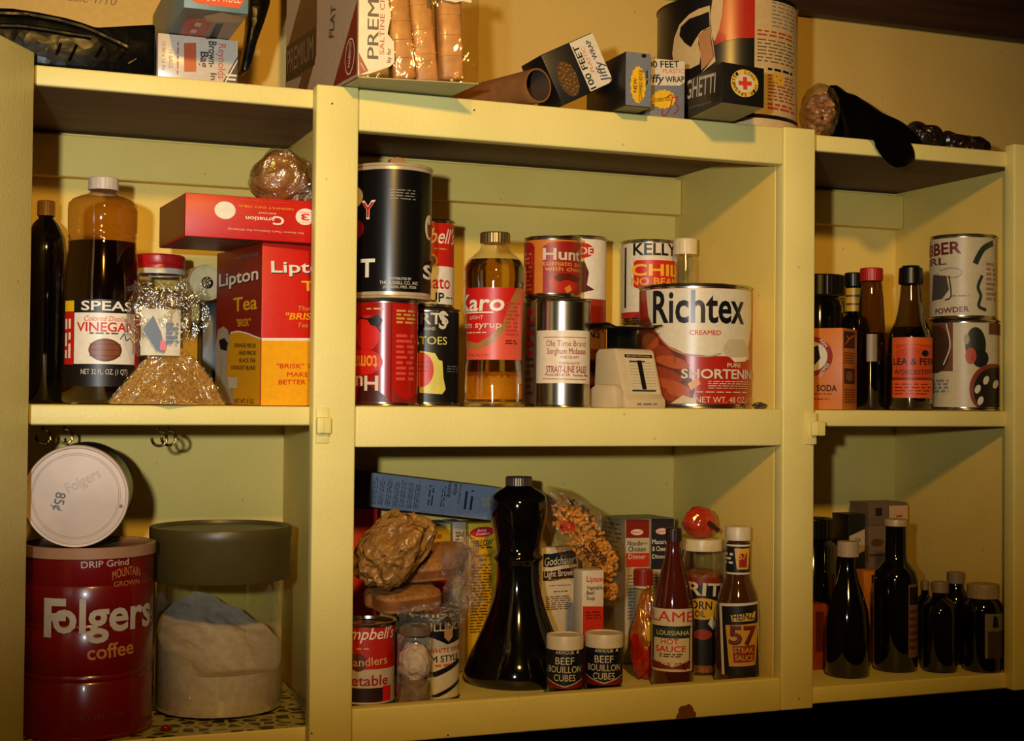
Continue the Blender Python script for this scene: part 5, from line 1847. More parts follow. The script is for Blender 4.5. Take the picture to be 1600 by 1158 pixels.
# ---- baking soda
K = at(1316, 640, 0.036)
tp = at(1316, 512, 0.036).z
BSO = ink((196, 108, 22))
RZ = radians(-52)
wb = 0.078
dB = reach(Vector((K.x, 0.036, 0)), (-sin(RZ), cos(RZ), 0), 1354)
dB = max(0.03, min(dB, 0.06))
c = Carton(wb, dB, tp - ZM, BSO)
P = c.px('front', (1246, 514), (1316, 512), (1246, 640), (1316, 640))
P.ell(1281, 557, 24, 31, ink((140, 34, 16))); P.ell(1281, 557, 18, 23, PAPER); P.poly([(1276, 545), (1288, 540), (1291, 560), (1282, 574), (1276, 566)], BLACK)
P.text('ARM', 1289, 533, 1300, 539, PAPER, 0.03, 0, -0.9); P.text('HAMMER', 1286, 575, 1304, 581, PAPER, 0.02, 0, 0.9)
P.text('BAKING SODA', 1254, 602, 1310, 611, BLACK, 0.03); P.greek(1266, 614, 1307, 617, 1, DRED); P.greek(1266, 622, 1302, 625, 1, DRED)
P = c.px('right', (1316, 512), (1354, 513), (1316, 640), (1354, 639))
P.rect(1319, 517, 1347, 543, ink((52, 26, 14))); P.stroke([(1322, 538), (1333, 528), (1344, 523)], 3, ORG); P.stroke([(1326, 524), (1333, 530)], 2.5, GOLD)
P.rect(1320, 575, 1347, 599, ink((64, 34, 18))); P.ell(1333, 587, 9, 8, ink((130, 90, 50)))
P.greek(1320, 549, 1348, 568, 5, BRN, fill=0.4); P.greek(1321, 606, 1350, 630, 6, BRN, fill=0.4)
c.done('baking_soda_box', 'orange baking soda box with round badge at the front of the right shelf', 'box', (K.x - wb * cos(RZ), 0.036 - wb * sin(RZ), ZM), RZ)

# ---- worcestershire
t, r, h = stand('worcestershire_bottle', 'long-necked sauce bottle with black cap and orange label, beside the stacked cans', 'bottle', 1389, 1456, 412, 0.070, ZM)
s_ = h / (637 - 412); k = r / 33.5
Z = lambda y: (637 - y) * s_
bottle(t, [(0, 0.001), (31 * k, 0.001), (33.5 * k, 0.004), (33.5 * k, Z(525)), (31 * k, Z(514)), (24 * k, Z(500)), (20 * k, Z(485)), (17 * k, Z(465)), (15 * k, Z(445)), (14 * k, Z(438))], film('smoky_glass', (0.40, 0.32, 0.24), 0.05, 0.55, 0.03, 0), 48)
B().lathe([(0, 0.003), (30 * k, 0.003), (32 * k, 0.005), (32 * k, Z(527)), (29 * k, Z(517)), (25 * k, Z(508)), (0, Z(508))], BLACKG).build('sauce', t)
b = B(); b.lathe([(15 * k, Z(442)), (19 * k, Z(440)), (18 * k, Z(416)), (14 * k, Z(414)), (13 * k, Z(412)), (0, Z(412))], BLACKC, 40); b.build('cap', t)
b = B(); P = round_px(b, r, h, 1389, 1456, *rows(t, r, h), Cyl(33.5 * k, h0=0.0004))
P.rect(1396, 527, 1455, 622, ink((206, 84, 24))); P.rect(1401, 538, 1455, 592, ink((190, 62, 18)))
P.curve([(1401, 547), (1425, 541), (1455, 547)], 1.5, ORG); P.rect(1396, 590, 1455, 594, ink((120, 30, 16)))
P.text('LEA & PERRINS', 1404, 560, 1478, 570, BLACK, 0.03); P.text('WORCESTERSHIRE', 1405, 576, 1470, 583, ink((66, 20, 12)), 0.02, 0, 0.04, -0.3)
P.ell(1444, 552, 5, 5, BLACK); P.greek(1400, 598, 1452, 618, 4, DRED, fill=0.35)
b.build('label', t)

# ---- two stacked cans
LBL = ink((190, 178, 146))
t, r, h, b, P = can('vegetable_can', 'white-labelled can with dark vegetables, lower of the two stacked at the right end', 1456, 1559, 498, 0.0625, ZM, LBL, 637)
P.rect(1450, 500, 1490, 580, ink((104, 62, 44))); P.ell(1464, 545, 22, 38, ink((66, 42, 26))); P.curve([(1480, 505), (1486, 540), (1476, 570)], 2, PAPER)
P.ell(1523, 540, 15, 29, ink((28, 36, 26))); P.ell(1530, 560, 12, 14, ink((24, 26, 22))); P.ell(1516, 556, 8, 13, ink((170, 60, 26))); P.ell(1510, 530, 4, 8, ink((140, 130, 70)))
P.ell(1548, 608, 34, 40, ink((120, 50, 28))); P.ell(1550, 610, 30, 36, ink((28, 20, 16)))
for cx, cy in ((1526, 608), (1538, 594), (1530, 626), (1552, 600)):
    P.ell(cx, cy, 4, 7, PAPER, 0.3)
P.rect(1542, 502, 1560, 522, BRN); P.greek(1460, 592, 1486, 614, 4, GREY)
b.build('label', t)
z1 = ZM + h
t, r, h, b, P = can('baking_powder_can', 'white can with plum lettering, upper of the two stacked at the right end', 1453, 1555, 364, 0.0625, z1 + 0.0002, LBL, 498)
PLUM = ink((96, 28, 32))
P.text('CLABBER', 1410, 379, 1502, 397, PLUM, 0.05, drop=-4); P.text('GIRL', 1436, 401, 1478, 412, PLUM, 0.03)
P.curve([(1470, 421), (1488, 418), (1503, 424), (1494, 433), (1472, 430), (1466, 424)], 1.5, GREY); P.poly([(1460, 426), (1480, 430), (1484, 452), (1474, 466), (1458, 468)], ink((70, 62, 58))); P.curve([(1484, 430), (1487, 462), (1478, 468)], 2, BLACK)
P.text('POWDER', 1462, 480, 1510, 488, PLUM, 0.04, drop=-3); P.greek(1488, 460, 1514, 464, 1, GREY)
P.curve([(1548, 378), (1534, 388), (1526, 402), (1522, 412)], 9, ink((36, 50, 40))); P.curve([(1532, 430), (1526, 448), (1530, 462), (1527, 478), (1538, 484)], 5, ink((40, 56, 46)))
P.greek(1538, 408, 1552, 470, 8, ink((150, 110, 90)))
b.build('label', t)
c, loc, rz, nm, lb, ct = back_box('brown_carton', 'narrow dark red-brown carton seen between red-capped and long-necked bottles', (1370, 519), 1396, 0, 0.175, 0.04, ZM, ink((92, 40, 24)))
c.done(nm, lb, ct, loc, rz)

# ================================================================== right bay, lower shelf
t, r, h = stand('dark_sauce_bottle', 'dark sauce bottle with dull white cap, first on the lower right shelf', 'bottle', 1292, 1360, 842, 0.072, ZF)
s_ = h / (1062 - 842); k = r / 34
Z = lambda y: (1062 - y) * s_
bottle(t, [(0, 0.001), (31 * k, 0.001), (34 * k, 0.004), (34 * k, Z(985)), (31 * k, Z(955)), (24 * k, Z(930)), (16 * k, Z(905)), (12 * k, Z(885)), (11.5 * k, Z(866))], BLACKG)
cap(t, 16.5 * k, Z(867), Z(842), mat('dull_white_cap', (170, 148, 116), 0.45), ribs=32)
t, r, h = stand('tall_dark_bottle', 'tallest dark bottle with thin cream cap on the lower right shelf', 'bottle', 1367, 1434, 808, 0.085, ZF)
s_ = h / (1055 - 808); k = r / 33.5
Z = lambda y: (1055 - y) * s_
bottle(t, [(0, 0.001), (31 * k, 0.001), (33.5 * k, 0.004), (33.5 * k, Z(905)), (31 * k, Z(893)), (24 * k, Z(884)), (18 * k, Z(876)), (16.5 * k, Z(866)), (16 * k, Z(818))], BLACKG)
cap(t, 18 * k, Z(819), Z(808), mat('cream_cap', (176, 150, 112), 0.4), ribs=0)
b = B(); P = Print(b, Cyl(33.5 * k, h0=0.0004)); P.rect(20 * k, Z(1030), 46 * k, Z(912), ink((112, 84, 62))); P.rect(22 * k, Z(945), 44 * k, Z(916), BLACK); P.greek(22 * k, Z(1020), 44 * k, Z(950), 6, BRN); b.build('label', t)
c, loc, rz, nm, lb, ct = back_box('orange_carton', 'dull orange carton at the left end of the lower right shelf', (1268, 945), 1294, 0, 0.115, 0.04, ZF, ink((150, 60, 22)))
P = c.px('front', (1268, 945), (1294, 945), (1268, 1062), (1294, 1062)); P.rect(1275, 958, 1289, 1030, ink((96, 32, 16)))
c.done(nm, lb, ct, loc, rz)
c, loc, rz, nm, lb, ct = back_box('amber_carton', 'amber carton standing between the two dark sauce bottles', (1350, 893), 1385, 0, 0.140, 0.03, ZF, ink((190, 112, 26)))
P = c.px('front', (1350, 893), (1385, 893), (1350, 1058), (1385, 1058)); P.rect(1362, 900, 1380, 915, BLACK); P.rect(1360, 932, 1384, 975, ink((150, 78, 18)))
c.done(nm, lb, ct, loc, rz)
c, loc, rz, nm, lb, ct = back_box('grey_spice_carton', 'tall greyish carton behind the tall dark bottle, pale box on top', (1357, 822), 1400, 0, 0.205, 0.045, ZF, ink((104, 84, 66)))
P = c.px('front', (1357, 822), (1400, 822), (1357, 1045), (1400, 1045)); P.ell(1371, 852, 10, 7, ink((84, 44, 30))); P.rect(1358, 872, 1399, 876, ink((66, 48, 36)))
TOPG = ZF + c.h
c.done(nm, lb, ct, loc, rz)
a = at(1357, 786, 0.205)
c = Carton(at(1418, 786, 0.205).x - a.x, 0.045, a.z - TOPG - 0.0003, ink((96, 78, 60)))
P = c.px('front', (1357, 786), (1418, 786), (1357, 821), (1418, 821)); P.rect(1389, 791, 1418, 820, ink((186, 150, 110))); P.rect(1368, 794, 1378, 806, BLACK); P.rect(1400, 806, 1410, 809, ink((150, 60, 30)))
c.done('small_spice_box', 'small pale brown box lying on the tall greyish carton', 'box', (a.x, 0.205, TOPG + 0.0003))
c, loc, rz, nm, lb, ct = back_box('black_white_carton', 'black carton with white lower panel left of the greyish carton', (1326, 804), 1353, 0, 0.205, 0.04, ZF, ink((16, 13, 12)))
P = c.px('front', (1326, 804), (1353, 804), (1326, 1045), (1353, 1045)); P.poly([(1327, 880), (1327, 842), (1352, 830), (1352, 868)], ink((180, 164, 132))); P.text('TEA', 1336, 846, 1346, 852, BLACK, 0.02)
c.done(nm, lb, ct, loc, rz)
t, r, h = stand('black_jar', 'large black jar in the shaded left corner of the lower right shelf', 'jar', 1232, 1308, 806, 0.195, ZF)
B().lathe([(0, 0.001), (r * 0.92, 0.001), (r, 0.004), (r, h * 0.80), (r * 0.7, h * 0.87), (0, h * 0.87)], BLACKG).build('jar', t)
cap(t, r * 0.86, h * 0.86, h, BLACKC, 'lid', ribs=40)
CAPB = mat('dull_tin_cap', (120, 104, 84), 0.45)
for (cl, cr, bl_, br_, y0, yb_, Yj, lab) in ((1438, 1451, 1430, 1462, 905, 1046, 0.150, 'little black bottle farthest back, just right of the tall bottle'), (1456, 1482, 1443, 1496, 905, 1048, 0.060, 'black bottle with tin cap between tall bottle and white-lidded jar'),
                                   (1480, 1507, 1472, 1516, 891, 1046, 0.100, 'black bottle with tin cap, taller one behind the white-lidded jar')):
    t, r, h = stand('small_black_bottle', lab, 'bottle', bl_, br_, y0, Yj, ZF, 'little dark bottles')
    kk = (cr - cl) / (br_ - bl_)
    B().lathe([(0, 0.001), (r * 0.94, 0.001), (r, 0.004), (r, h * 0.66), (r * 0.92, h * 0.74), (r * kk * 0.95, h * 0.82), (r * kk * 0.9, h * 0.88), (0, h * 0.88)], BLACKG).build('bottle', t)
    cap(t, r * kk, h * 0.88, h, CAPB, ribs=28)
t, r, h = stand('white_lid_jar', 'black jar with wide cream lid and white label, rightmost on the lower shelf', 'jar', 1507, 1566, 908, 0.0455, ZF)
B().lathe([(0, 0.001), (r * 0.94, 0.001), (r, 0.004), (r, h * 0.70), (r * 0.94, h * 0.78), (r * 0.78, h * 0.83), (0, h * 0.84)], BLACKG).build('jar', t)
cap(t, r * 0.82, h * 0.84, h, mat('cream_lid', (150, 128, 96), 0.45), 'lid', ribs=44)
b = B(); P = Print(b, Cyl(r * 1.0, h0=0.0004)); P.rect(r * 0.1, h * 0.17, r * 1.5, h * 0.68, ink((110, 104, 84))); P.rect(r * 0.25, h * 0.17, r * 1.5, h * 0.48, ink((64, 48, 40))); P.poly([(r * 0.5, h * 0.52), (r * 0.9, h * 0.52), (r * 0.8, h * 0.64), (r * 0.55, h * 0.66)], BLACK); b.build('label', t)

# ================================================================== on top of the cupboard, left
# ---- black plastic package
PT = [(243, 117), (243, 37), (150, 42), (128, 34), (104, 27), (60, 18), (20, 12), (-40, 10), (-40, 100)]
YP = 0.024
b = B()
zz = [at(x, y, YP) for x, y in PT]
b.prism([(p.x, max(p.z, ZT + 0.0006)) for p in zz], BLACKP, 1, 0.024, 0.125, 0.003)
o0 = b
for (pa, r0) in (([(-30, 20), (40, 22), (90, 31), (130, 42), (150, 50), (175, 62), (200, 74)], 0.0032), ([(-30, 40), (30, 41), (70, 46), (110, 53), (142, 58)], 0.0026), ([(95, 68), (88, 86)], 0.0016), ([(160, 72), (150, 90)], 0.0016), ([(193, 82), (184, 92)], 0.0016), ([(213, 92), (200, 100)], 0.0018), ([(120, 70), (108, 95)], 0.0014)):
    b.tube([at(x, y, YP - 0.0008) for x, y in pa], r0, BLACKP, 8)
tag(b.build('black_plastic_package'), 'flat package of shiny black plastic on the top shelf, left end', 'package')
# ---- yellow carton behind with pencilled note
a = at(275, 110, 0.163)
c = Carton(0.26, 0.10, 0.175, ink((196, 158, 78), 0.7))
P = c.pr('front')
PC = ink((70, 42, 24))
zt_ = at(120, 1, 0.163).z - ZT
def note(px): return 0.26 - (a.x - at(px, 4, 0.163).x)
P.text('5/8 Scale 1/10', (note(62) + note(182)) / 2, zt_ + 0.0035, note(182) - note(62), 0.009, PC, -0.01, 0.2)
P.stroke([(note(268), zt_ + 0.004), (note(270), zt_ + 0.001)], 0.0016, PC)
c.done('yellow_carton', 'plain yellow carton with a pencilled note behind the black plastic package', 'box', (a.x - 0.26, 0.163, ZT))
# ---- oven bag box
a = at(246, 118, 0.026)
wb = at(372, 64, 0.026).x - a.x
hb = at(246, 51, 0.026).z - ZT
c = Carton(wb, 0.085, hb, ink((196, 182, 164), 0.25))
P = c.px('front', (246, 50), (372, 63), (244, 116), (371, 130))
OGB = ink((176, 76, 34))
P.rect(286, 66, 305, 110, OGB)
P.vtext('Brown-', 325, 64, 337, 104, ink((50, 26, 20)), 0.035, False); P.vtext('In', 328, 113, 337, 124, ink((50, 26, 20)), 0.035, False); P.vtext('Bag', 312, 80, 324, 104, ink((50, 26, 20)), 0.035, False)
P.vtext('Reynolds', 340, 68, 352, 122, OGB, 0.0, False)
P.vtext('10 BAGS', 262, 76, 268, 104, ink((150, 120, 104)), 0.0, False); P.vtext('10 IN x 16 IN', 251, 64, 257, 106, ink((150, 120, 104)), 0.0, False)
P.P.greek(P.U(274, 90), 0.004, P.U(278, 90), hb - 0.006, 1, OGB, vertical=True)
P.poly([(372, 86), (372, 132), (344, 132)], NAVY); P.stroke([(372, 92), (349, 131)], 2.2, PAPER)
P.P.greek(P.U(352, 124), 0.0015, P.U(372, 124), 0.010, 2, PAPER)
P.rect(320, 56, 372, 60.5, ink((60, 40, 30)))
OVT = ZT + hb
c.done('oven_bag_box', 'white oven bag box with an orange square, a teal box lying on it', 'box', (a.x, 0.026, ZT))
# ---- teal foil box on it
a = at_z(287, 12.5, OVT + 0.0004)
e = at_z(386, 25.5, OVT + 0.0004)
RZ = math.atan2(e.y - a.y, e.x - a.x)
c = Carton((e - a).length, 0.235, 0.052, ink((92, 120, 116)))
P = c.px('front', (289, -66), (388, -50), (287, 12), (386, 25))
P.poly([(300, -12), (372, -3), (384, -1), (372, 16), (309, 7), (300, 2)], ink((206, 50, 20)))
P.text('LAYOUT ROLL', 300, -8, 374, 5, PAPER, 0.0, drop=8)
P = c.px('bottom', (287, 12.5), (386, 25.5), (281, 84), (362, 92))
P.rect(283, 12, 388, 60, ink((66, 62, 58))); P.rect(300, 28, 338, 56, ink((176, 70, 38))); P.rect(338, 28, 386, 60, ink((150, 122, 92))); P.rect(345, 36, 356, 58, BLACK)
P.poly([(322, 25), (345, 23), (386, 33), (386, 38), (330, 32)], ink((176, 148, 110)))
P.greek(312, 32, 326, 54, 3, PAPER)
c.done('foil_roll_box', 'teal box with red arrow panel lying on the white oven bag box', 'box', (a.x, a.y, OVT + 0.0009), 0.0)
# ---- black plastic bag standing at the right of these
b = B()
bp = [(378, 112), (388, 45), (392, -40), (424, -40), (421, 8), (412, 36), (401, 66), (392, 100), (386, 112)]
q = [at(x, y, 0.085) for x, y in bp]
b.prism([(p.x, max(p.z, ZT + 0.0005)) for p in q], BLACKP, 1, 0.080, 0.110, 0.003)
tag(b.build('black_plastic_bag'), 'folded black plastic bag standing upright right of the oven bag box', 'bag')

# ================================================================== on top of the cupboard, centre
TOPZ = 1.8785
# ---- cracker package: clear-windowed box
A = at_z(559, 121, TOPZ + 0.0006); Bq = at_z(748, 131.5, TOPZ + 0.0006)
RZ = math.atan2(Bq.y - A.y, Bq.x - A.x)
fw_ = (Bq - A).length
SIDE = Vector((-0.1046, 0.9945, 0))
dl_ = max(0.09, min(reach(A, SIDE, 441), 0.30))
HH = 0.19
t = thing('cracker_package', 'saltine cracker package with printed side and torn clear front, overhanging the shelf', 'cracker package', (A.x, A.y, TOPZ + 0.0006), RZ)
SL = Matrix.Rotation(-RZ, 3, 'Z') @ SIDE          # the skewed side edge, in the package's own frame
b = B()
CRB = ink((176, 150, 122), 0.35)
FX = Vector((fw_, 0, 0))
HZ = Vector((0, 0, HH))
O3 = Vector((0, 0, 0))
def slab(p, u, v, n, th, m):
    q = n.normalized() * th
    c8 = [p, p + u, p + u + v, p + v]
    b.add(c8 + [x + q for x in c8], [(0, 1, 2, 3), (7, 6, 5, 4), (0, 4, 5, 1), (1, 5, 6, 2), (2, 6, 7, 3), (3, 7, 4, 0)], m)
slab(O3, SL * dl_, HZ, Vector((1, 0, 0)), 0.0012, CRB)
slab(SL * dl_, FX, HZ, Vector((0, -1, 0)), 0.0012, CRB)
slab(O3, FX, SL * dl_, Vector((0, 0, 1)), 0.0010, ink((150, 142, 96), 0.4))
# printed left side
P2 = Print(b, Flat(SL * dl_, -SL, (0, 0, 1), 0.0003))
mm = dl_ / 118
P2.rect(0.001, 0.001, dl_ - 0.001, HH - 0.002, ink((168, 146, 122), 0.35))
P2.poly([(0.001, 0.002), (mm * 32, 0.002), (mm * 54, 0.05), (mm * 54, HH - 0.01), (0.001, 0.075)], ink((84, 54, 30)))
P2.rect(0.002, 0.040, mm * 52, 0.082, ink((30, 24, 22)))
P2.text('PREMIUM', mm * 26, 0.062, mm * 46, 0.026, ink((120, 96, 70)), 0.03)
P2.poly([(0.001, 0.002), (mm * 12, 0.002), (mm * 30, 0.036), (0.001, 0.040)], ink((150, 126, 100)))
P2.poly([(mm * 82, 0.004), (mm * 117, 0.004), (mm * 117, 0.080)], ink((116, 26, 20)))
P2.ell(mm * 107, 0.026, mm * 7, 0.019, PAPER, 26, radians(-10)); P2.ell(mm * 107, 0.026, mm * 6.2, 0.0175, ink((116, 26, 20)), 26, radians(-10))
P2.text('NABISCO', mm * 107, 0.028, 0.026, 0.006, PAPER, 0.02, 0, radians(80))
P2.text('FLAT', mm * 80, 0.075, 0.034, 0.014, ink((60, 44, 34)), 0.02, 0, radians(80))
b.build('printed_carton', t)
b = B()
CLB = film('clear_wrap', (0.95, 0.91, 0.84), 0.03, 0.2, 0.06, 0.35, 25)
b.grid(lambda u, v: Vector((0.002 + (fw_ - 0.002) * u, 0.0008 + 0.0016 * noise.noise(Vector((u * 6, v * 6, 2))), 0.001 + HH * v)), 20, 18, CLB)
b.grid(lambda u, v: Vector((fw_ - 0.0006 + 0.0014 * noise.noise(Vector((u * 6, v * 6, 7))), 0, 0.001 + HH * v)) + SL * (dl_ * u), 16, 18, CLB)
b.build('clear_front', t)
b = B()
Pf = quad_px(b, Flat((0, -0.0012, 0), (1, 0, 0), (0, 0, 1)), fw_, 0.098, (559, -23), (748, -8), (559, 119), (748, 131.5))
TORN = ink((206, 190, 166), 0.35)
Pf.poly([(560, -60), (560, 116), (577, 114), (608, 104), (615, 98), (614, 67), (604, 55), (609, 26), (598, -20), (604, -60)], TORN)
Pf.poly([(560, 82), (575, 110), (561, 116)], ink((130, 28, 22))); Pf.stroke([(563, 98), (570, 110)], 1, PAPER)
Pf.vtext('PREMIUM', 573, -64, 590, 92, ink((28, 26, 40)), 0.05); Pf.vtext('SALTINE CRACKERS', 592, -60, 599, 86, ink((150, 40, 28)), 0.0)
Pf.vtext('by far', 603, 76, 609, 98, BLACK, 0.02)
Pf.poly([(668, -14), (732, -14), (735, 11), (720, 8), (710, 10), (695, 7), (668, 1)], TORN)
b.build('torn_label', t)
# sleeves of crackers inside
WAXM = mat('waxed_cracker_sleeve', (186, 130, 66), 0.42, 0, 0.25, 70, bump=0.3, bscale=40, coat=0.05)
for i, (xa, xb, ya, lean_, z1_, lab) in enumerate(((0.0385, 0.063, 0.014, -6, 0.088, 'waxed cracker sleeve leaning left at the front of the package'), (0.0642, 0.0875, 0.022, -6, 0.118, 'waxed cracker sleeve upright in the middle of the package'),
                                         (0.0885, 0.1105, 0.003, -3, 0.098, 'waxed cracker sleeve nearest the clear right corner'))):
    if xb > fw_:
        continue
    b = B()
    b.box((-0.0122, 0, 0), (0.0122, 0.034, z1_), WAXM, 0.004, 3)
    for k2 in range(3):
        b.box((-0.0122, -0.0006, z1_ * (0.25 + 0.22 * k2)), (0.0122, 0.01, z1_ * (0.25 + 0.22 * k2) + 0.001), WAXM, 0.0004)
    M = Matrix.Translation(A) @ Matrix.Rotation(RZ, 4, 'Z') @ Matrix.Translation(((xa + xb) / 2, ya, 0.0042)) @ Matrix.Rotation(radians(lean_), 4, 'Y')
    tag(b.build('cracker_sleeve', None, M=M), lab, 'cracker sleeve', 'waxed sleeves in the cracker package')

# ---- cardboard tube
TZ = TOPZ + 0.0006
fc = at(841, 136, -0.006)
rr = 27 * mpp(841, -0.006)
fc.z = TZ + rr
dirv = Vector((-0.32, 0.95, 0)).normalized()
M = Matrix.Translation(fc) @ Matrix.Rotation(math.atan2(dirv.y, dirv.x) - pi / 2, 4, 'Z') @ Matrix.Rotation(radians(-90), 4, 'X')
b = B(); TUB = mat('brown_cardboard_tube', (130, 84, 40), 0.7, 0, 0.15, 60); TUE = mat('tube_cut_edge', (190, 146, 90), 0.8)
b.lathe([(rr - 0.002, 0.0, TUE), (rr, 0.0, TUB), (rr, 0.20, TUB), (rr - 0.002, 0.20, TUB), (rr - 0.002, 0.0, mat('tube_inside', (66, 46, 28), 0.9))], TUB, 56)
o = tag(b.build('cardboard_tube', None, M=M), 'brown cardboard tube with its open end facing out, left of the wrap boxes', 'tube')

WB, WGR = ink((20, 18, 17)), ink((112, 116, 122))
yl = ink((226, 176, 30))
# ---- wrap box standing on end, black side to the left, grey front
B0 = at_z(977, 164.5, TZ); Bx = at_z(1018, 164.5, TZ)
YBX = B0.y
wB = at(1017, 164, YBX).x - B0.x
hB = at(977, 80, YBX).z - TZ
c = Carton(wB, 0.105, hB, WB)
P = c.px('front', (977, 80), (1018, 84), (977, 164), (1018, 164))
P.rect(976, 78, 1019, 166, WGR)
star = [(997 + 13 * (1 if k2 % 2 else 0.86) * cos(2 * pi * k2 / 30), 131 + 29 * (1 if k2 % 2 else 0.92) * -sin(2 * pi * k2 / 30)) for k2 in range(30)]
P.poly(star, yl)
P.vtext('NEW', 989.5, 121, 995, 143, BLACK, 0.02); P.vtext('COVERED EDGE', 998, 108, 1003.5, 156, BLACK, 0.02)
P.ell(1006, 87, 4, 3, BLACK); P.greek(1009, 108, 1013, 130, 1, BLACK, vertical=True)
Pb = c.pr('bottom'); Pb.rect(0.0005, 0.0005, c.w - 0.0005, c.d - 0.0005, ink((110, 88, 52)))
c.done('plastic_wrap_box', 'black and grey wrap box with yellow starburst, standing between the other two', 'box', (B0.x, YBX, TZ), 0.0, group='plastic wrap boxes')

# ---- wrap box tipped against it
YA = -0.004
TLa, TRa, BRa = at(857, 108, YA), at(933, 66, YA), at(970, 142, YA)
wA, hA = (TRa - TLa).length, (TRa - BRa).length
an = radians(27)
Rm = Matrix.Rotation(-an, 4, 'Y')
c = Carton(wA, 0.060, hA, WB)
Pq = c.pr('front')
Pq.ell(wA * 0.27, hA * 0.40, wA * 0.17, hA * 0.34, ink((84, 58, 26)))
for i in range(40):
    a_ = i * 2.4
    q_ = (i / 40) ** 0.5
    Pq.ell(wA * (0.27 + 0.155 * sin(a_) * q_), hA * (0.40 + 0.32 * cos(a_) * q_), 0.0011, 0.0010, ink((150, 104, 40)) if i % 3 else ink((110, 76, 30)), 7)
r_ = 0.006
Pq.poly([(wA * 0.53, 0.001), (wA - 0.001 - r_, 0.001), (wA - 0.001 - r_ * 0.3, 0.001 + r_ * 0.3), (wA - 0.001, 0.001 + r_), (wA - 0.001, hA - 0.001), (wA * 0.53, hA - 0.001)], PAPER)
Pq.text('100 FEET', wA * 0.605, hA * 0.47, hA * 0.86, wA * 0.10, BLACK, 0.03, 0, pi / 2)
Pq.text('PLASTIC', wA * 0.715, hA * 0.58, hA * 0.5, wA * 0.06, ORG, 0.0, 0.2, pi / 2)
Pq.text('Jiffy', wA * 0.86, hA * 0.27, hA * 0.40, wA * 0.14, ink((70, 78, 100)), 0.02, 0.25, pi / 2); Pq.text('WRAP', wA * 0.85, hA * 0.71, hA * 0.38, wA * 0.08, BLACK, 0.02, 0, pi / 2)
BRw = Vector((min(BRa.x, B0.x - 0.0012), YA, 0))
off = Rm @ Vector((wA, 0, 0))
M = Matrix.Translation((BRw.x - off.x - 0.0004, YA, TZ)) @ Rm
c.done('plastic_wrap_box', 'black wrap box tipped up on its corner, leaning against the starburst wrap box', 'box', M=M, group='plastic wrap boxes')

# ---- upright wrap box
a = at(1016, 176, 0.010); e = at(1073, 181, 0.010)
w_ = 0.7830 - a.x
h_ = at(1073, 97, 0.010).z - TOPZ
c = Carton(w_, 0.12, h_, WGR)
P = c.px('front', (1016, 93), (1074, 98), (1014, 175), (1071, 181))
P.poly([(1014, 132), (1064, 133), (1073, 128), (1074, 97), (1014, 92)], PAPER)
P.text('100 FEET', 1006, 98, 1064, 107, BLACK, 0.03); P.text('PLASTIC', 1036, 109, 1072, 115, ORG, 0.0, 0.2)
P.text('Jiffy', 1006, 117, 1038, 128, ink((40, 40, 60)), 0.025, 0.25); P.text('WRAP', 1040, 120, 1072, 128, BLACK, 0.03)
star = [(1036 + 21 * (1 if k2 % 2 else 0.88) * cos(2 * pi * k2 / 30), 152 + 14 * (1 if k2 % 2 else 0.88) * -sin(2 * pi * k2 / 30)) for k2 in range(30)]
P.poly(star, yl)
P.text('COVERED EDGE', 1019, 150, 1048, 155, BLACK, 0.02, drop=-2)
P.curve([(1041, 150), (1050, 146), (1049, 158), (1042, 172), (1034, 175), (1034, 167)], 1.6, ink((150, 30, 20))); P.curve([(1052, 150), (1060, 149), (1056, 158), (1061, 166), (1052, 174)], 1.6, ink((150, 30, 20)))
c.done('plastic_wrap_box', 'upright grey and white wrap box scribbled on in red pen', 'box', (a.x, 0.010, TOPZ + 0.0006), group='plastic wrap boxes')

# ---- spaghetti box
K = at_z(1128, 159, TOPZ + 0.0006)
Lf = at_z(1071, 187, TOPZ + 0.0006); Rg = at_z(1192, 169, TOPZ + 0.0006)
RZ = radians(3)
w_ = (Rg - K).length
hs = at(1128, 97, K.y).z - TOPZ
dls = reach(K, (-sin(RZ), cos(RZ), 0), 1071)
c = Carton(w_, 0.098, hs, WB)
P = c.px('front', (1130, 92), (1194, 95), (1128, 159), (1192, 169))
P.ell(1163, 126, 21, 24.5, ink((220, 180, 70))); P.ell(1163, 126, 13.5, 16, PAPER)
for k2, s2 in enumerate(' LONG THIN SPAGHETTI'):
    if s2 != ' ':
        an = 1.75 - k2 * 2 * pi / 21
        P.P.text(s2, P.U(1163 + 17.2 * cos(an), 126 - 20 * sin(an)), P.V(1163, 126 - 20 * sin(an)), 0.0030, 0.0038, BLACK, 0.03, 0, an - pi / 2)
P.rect(1160, 115, 1166, 137, ink((206, 60, 26))); P.rect(1153, 122.5, 1173, 129.5, ink((206, 60, 26)))
P = c.px('left', (1073, 125), (1128, 92), (1073, 187), (1128, 159))
P.text('SPAGHETTI', 1047, 122, 1118, 152, PAPER, 0.02, drop=-22)
P.text('ROMAN BRAND PASTA', 1076, 162, 1112, 166, GREY, 0.0, drop=-10)
Pb = c.pr('bottom'); Pb.rect(0.0005, 0.0005, c.w - 0.0005, c.d - 0.0005, ink((126, 104, 60)))
SPX = Vector((cos(radians(9)), sin(radians(9)), 0)); SPY = Vector((0.104, 0.9946, 0))
c.b.v = [tuple(SPX * q[0] + SPY * q[1] + Vector((0, 0, q[2]))) for q in c.b.v]
c.done('spaghetti_box', 'black spaghetti box with round yellow and red cross badge, corner overhanging the shelf', 'box', (K.x, K.y, TOPZ + 0.0006), 0.0)

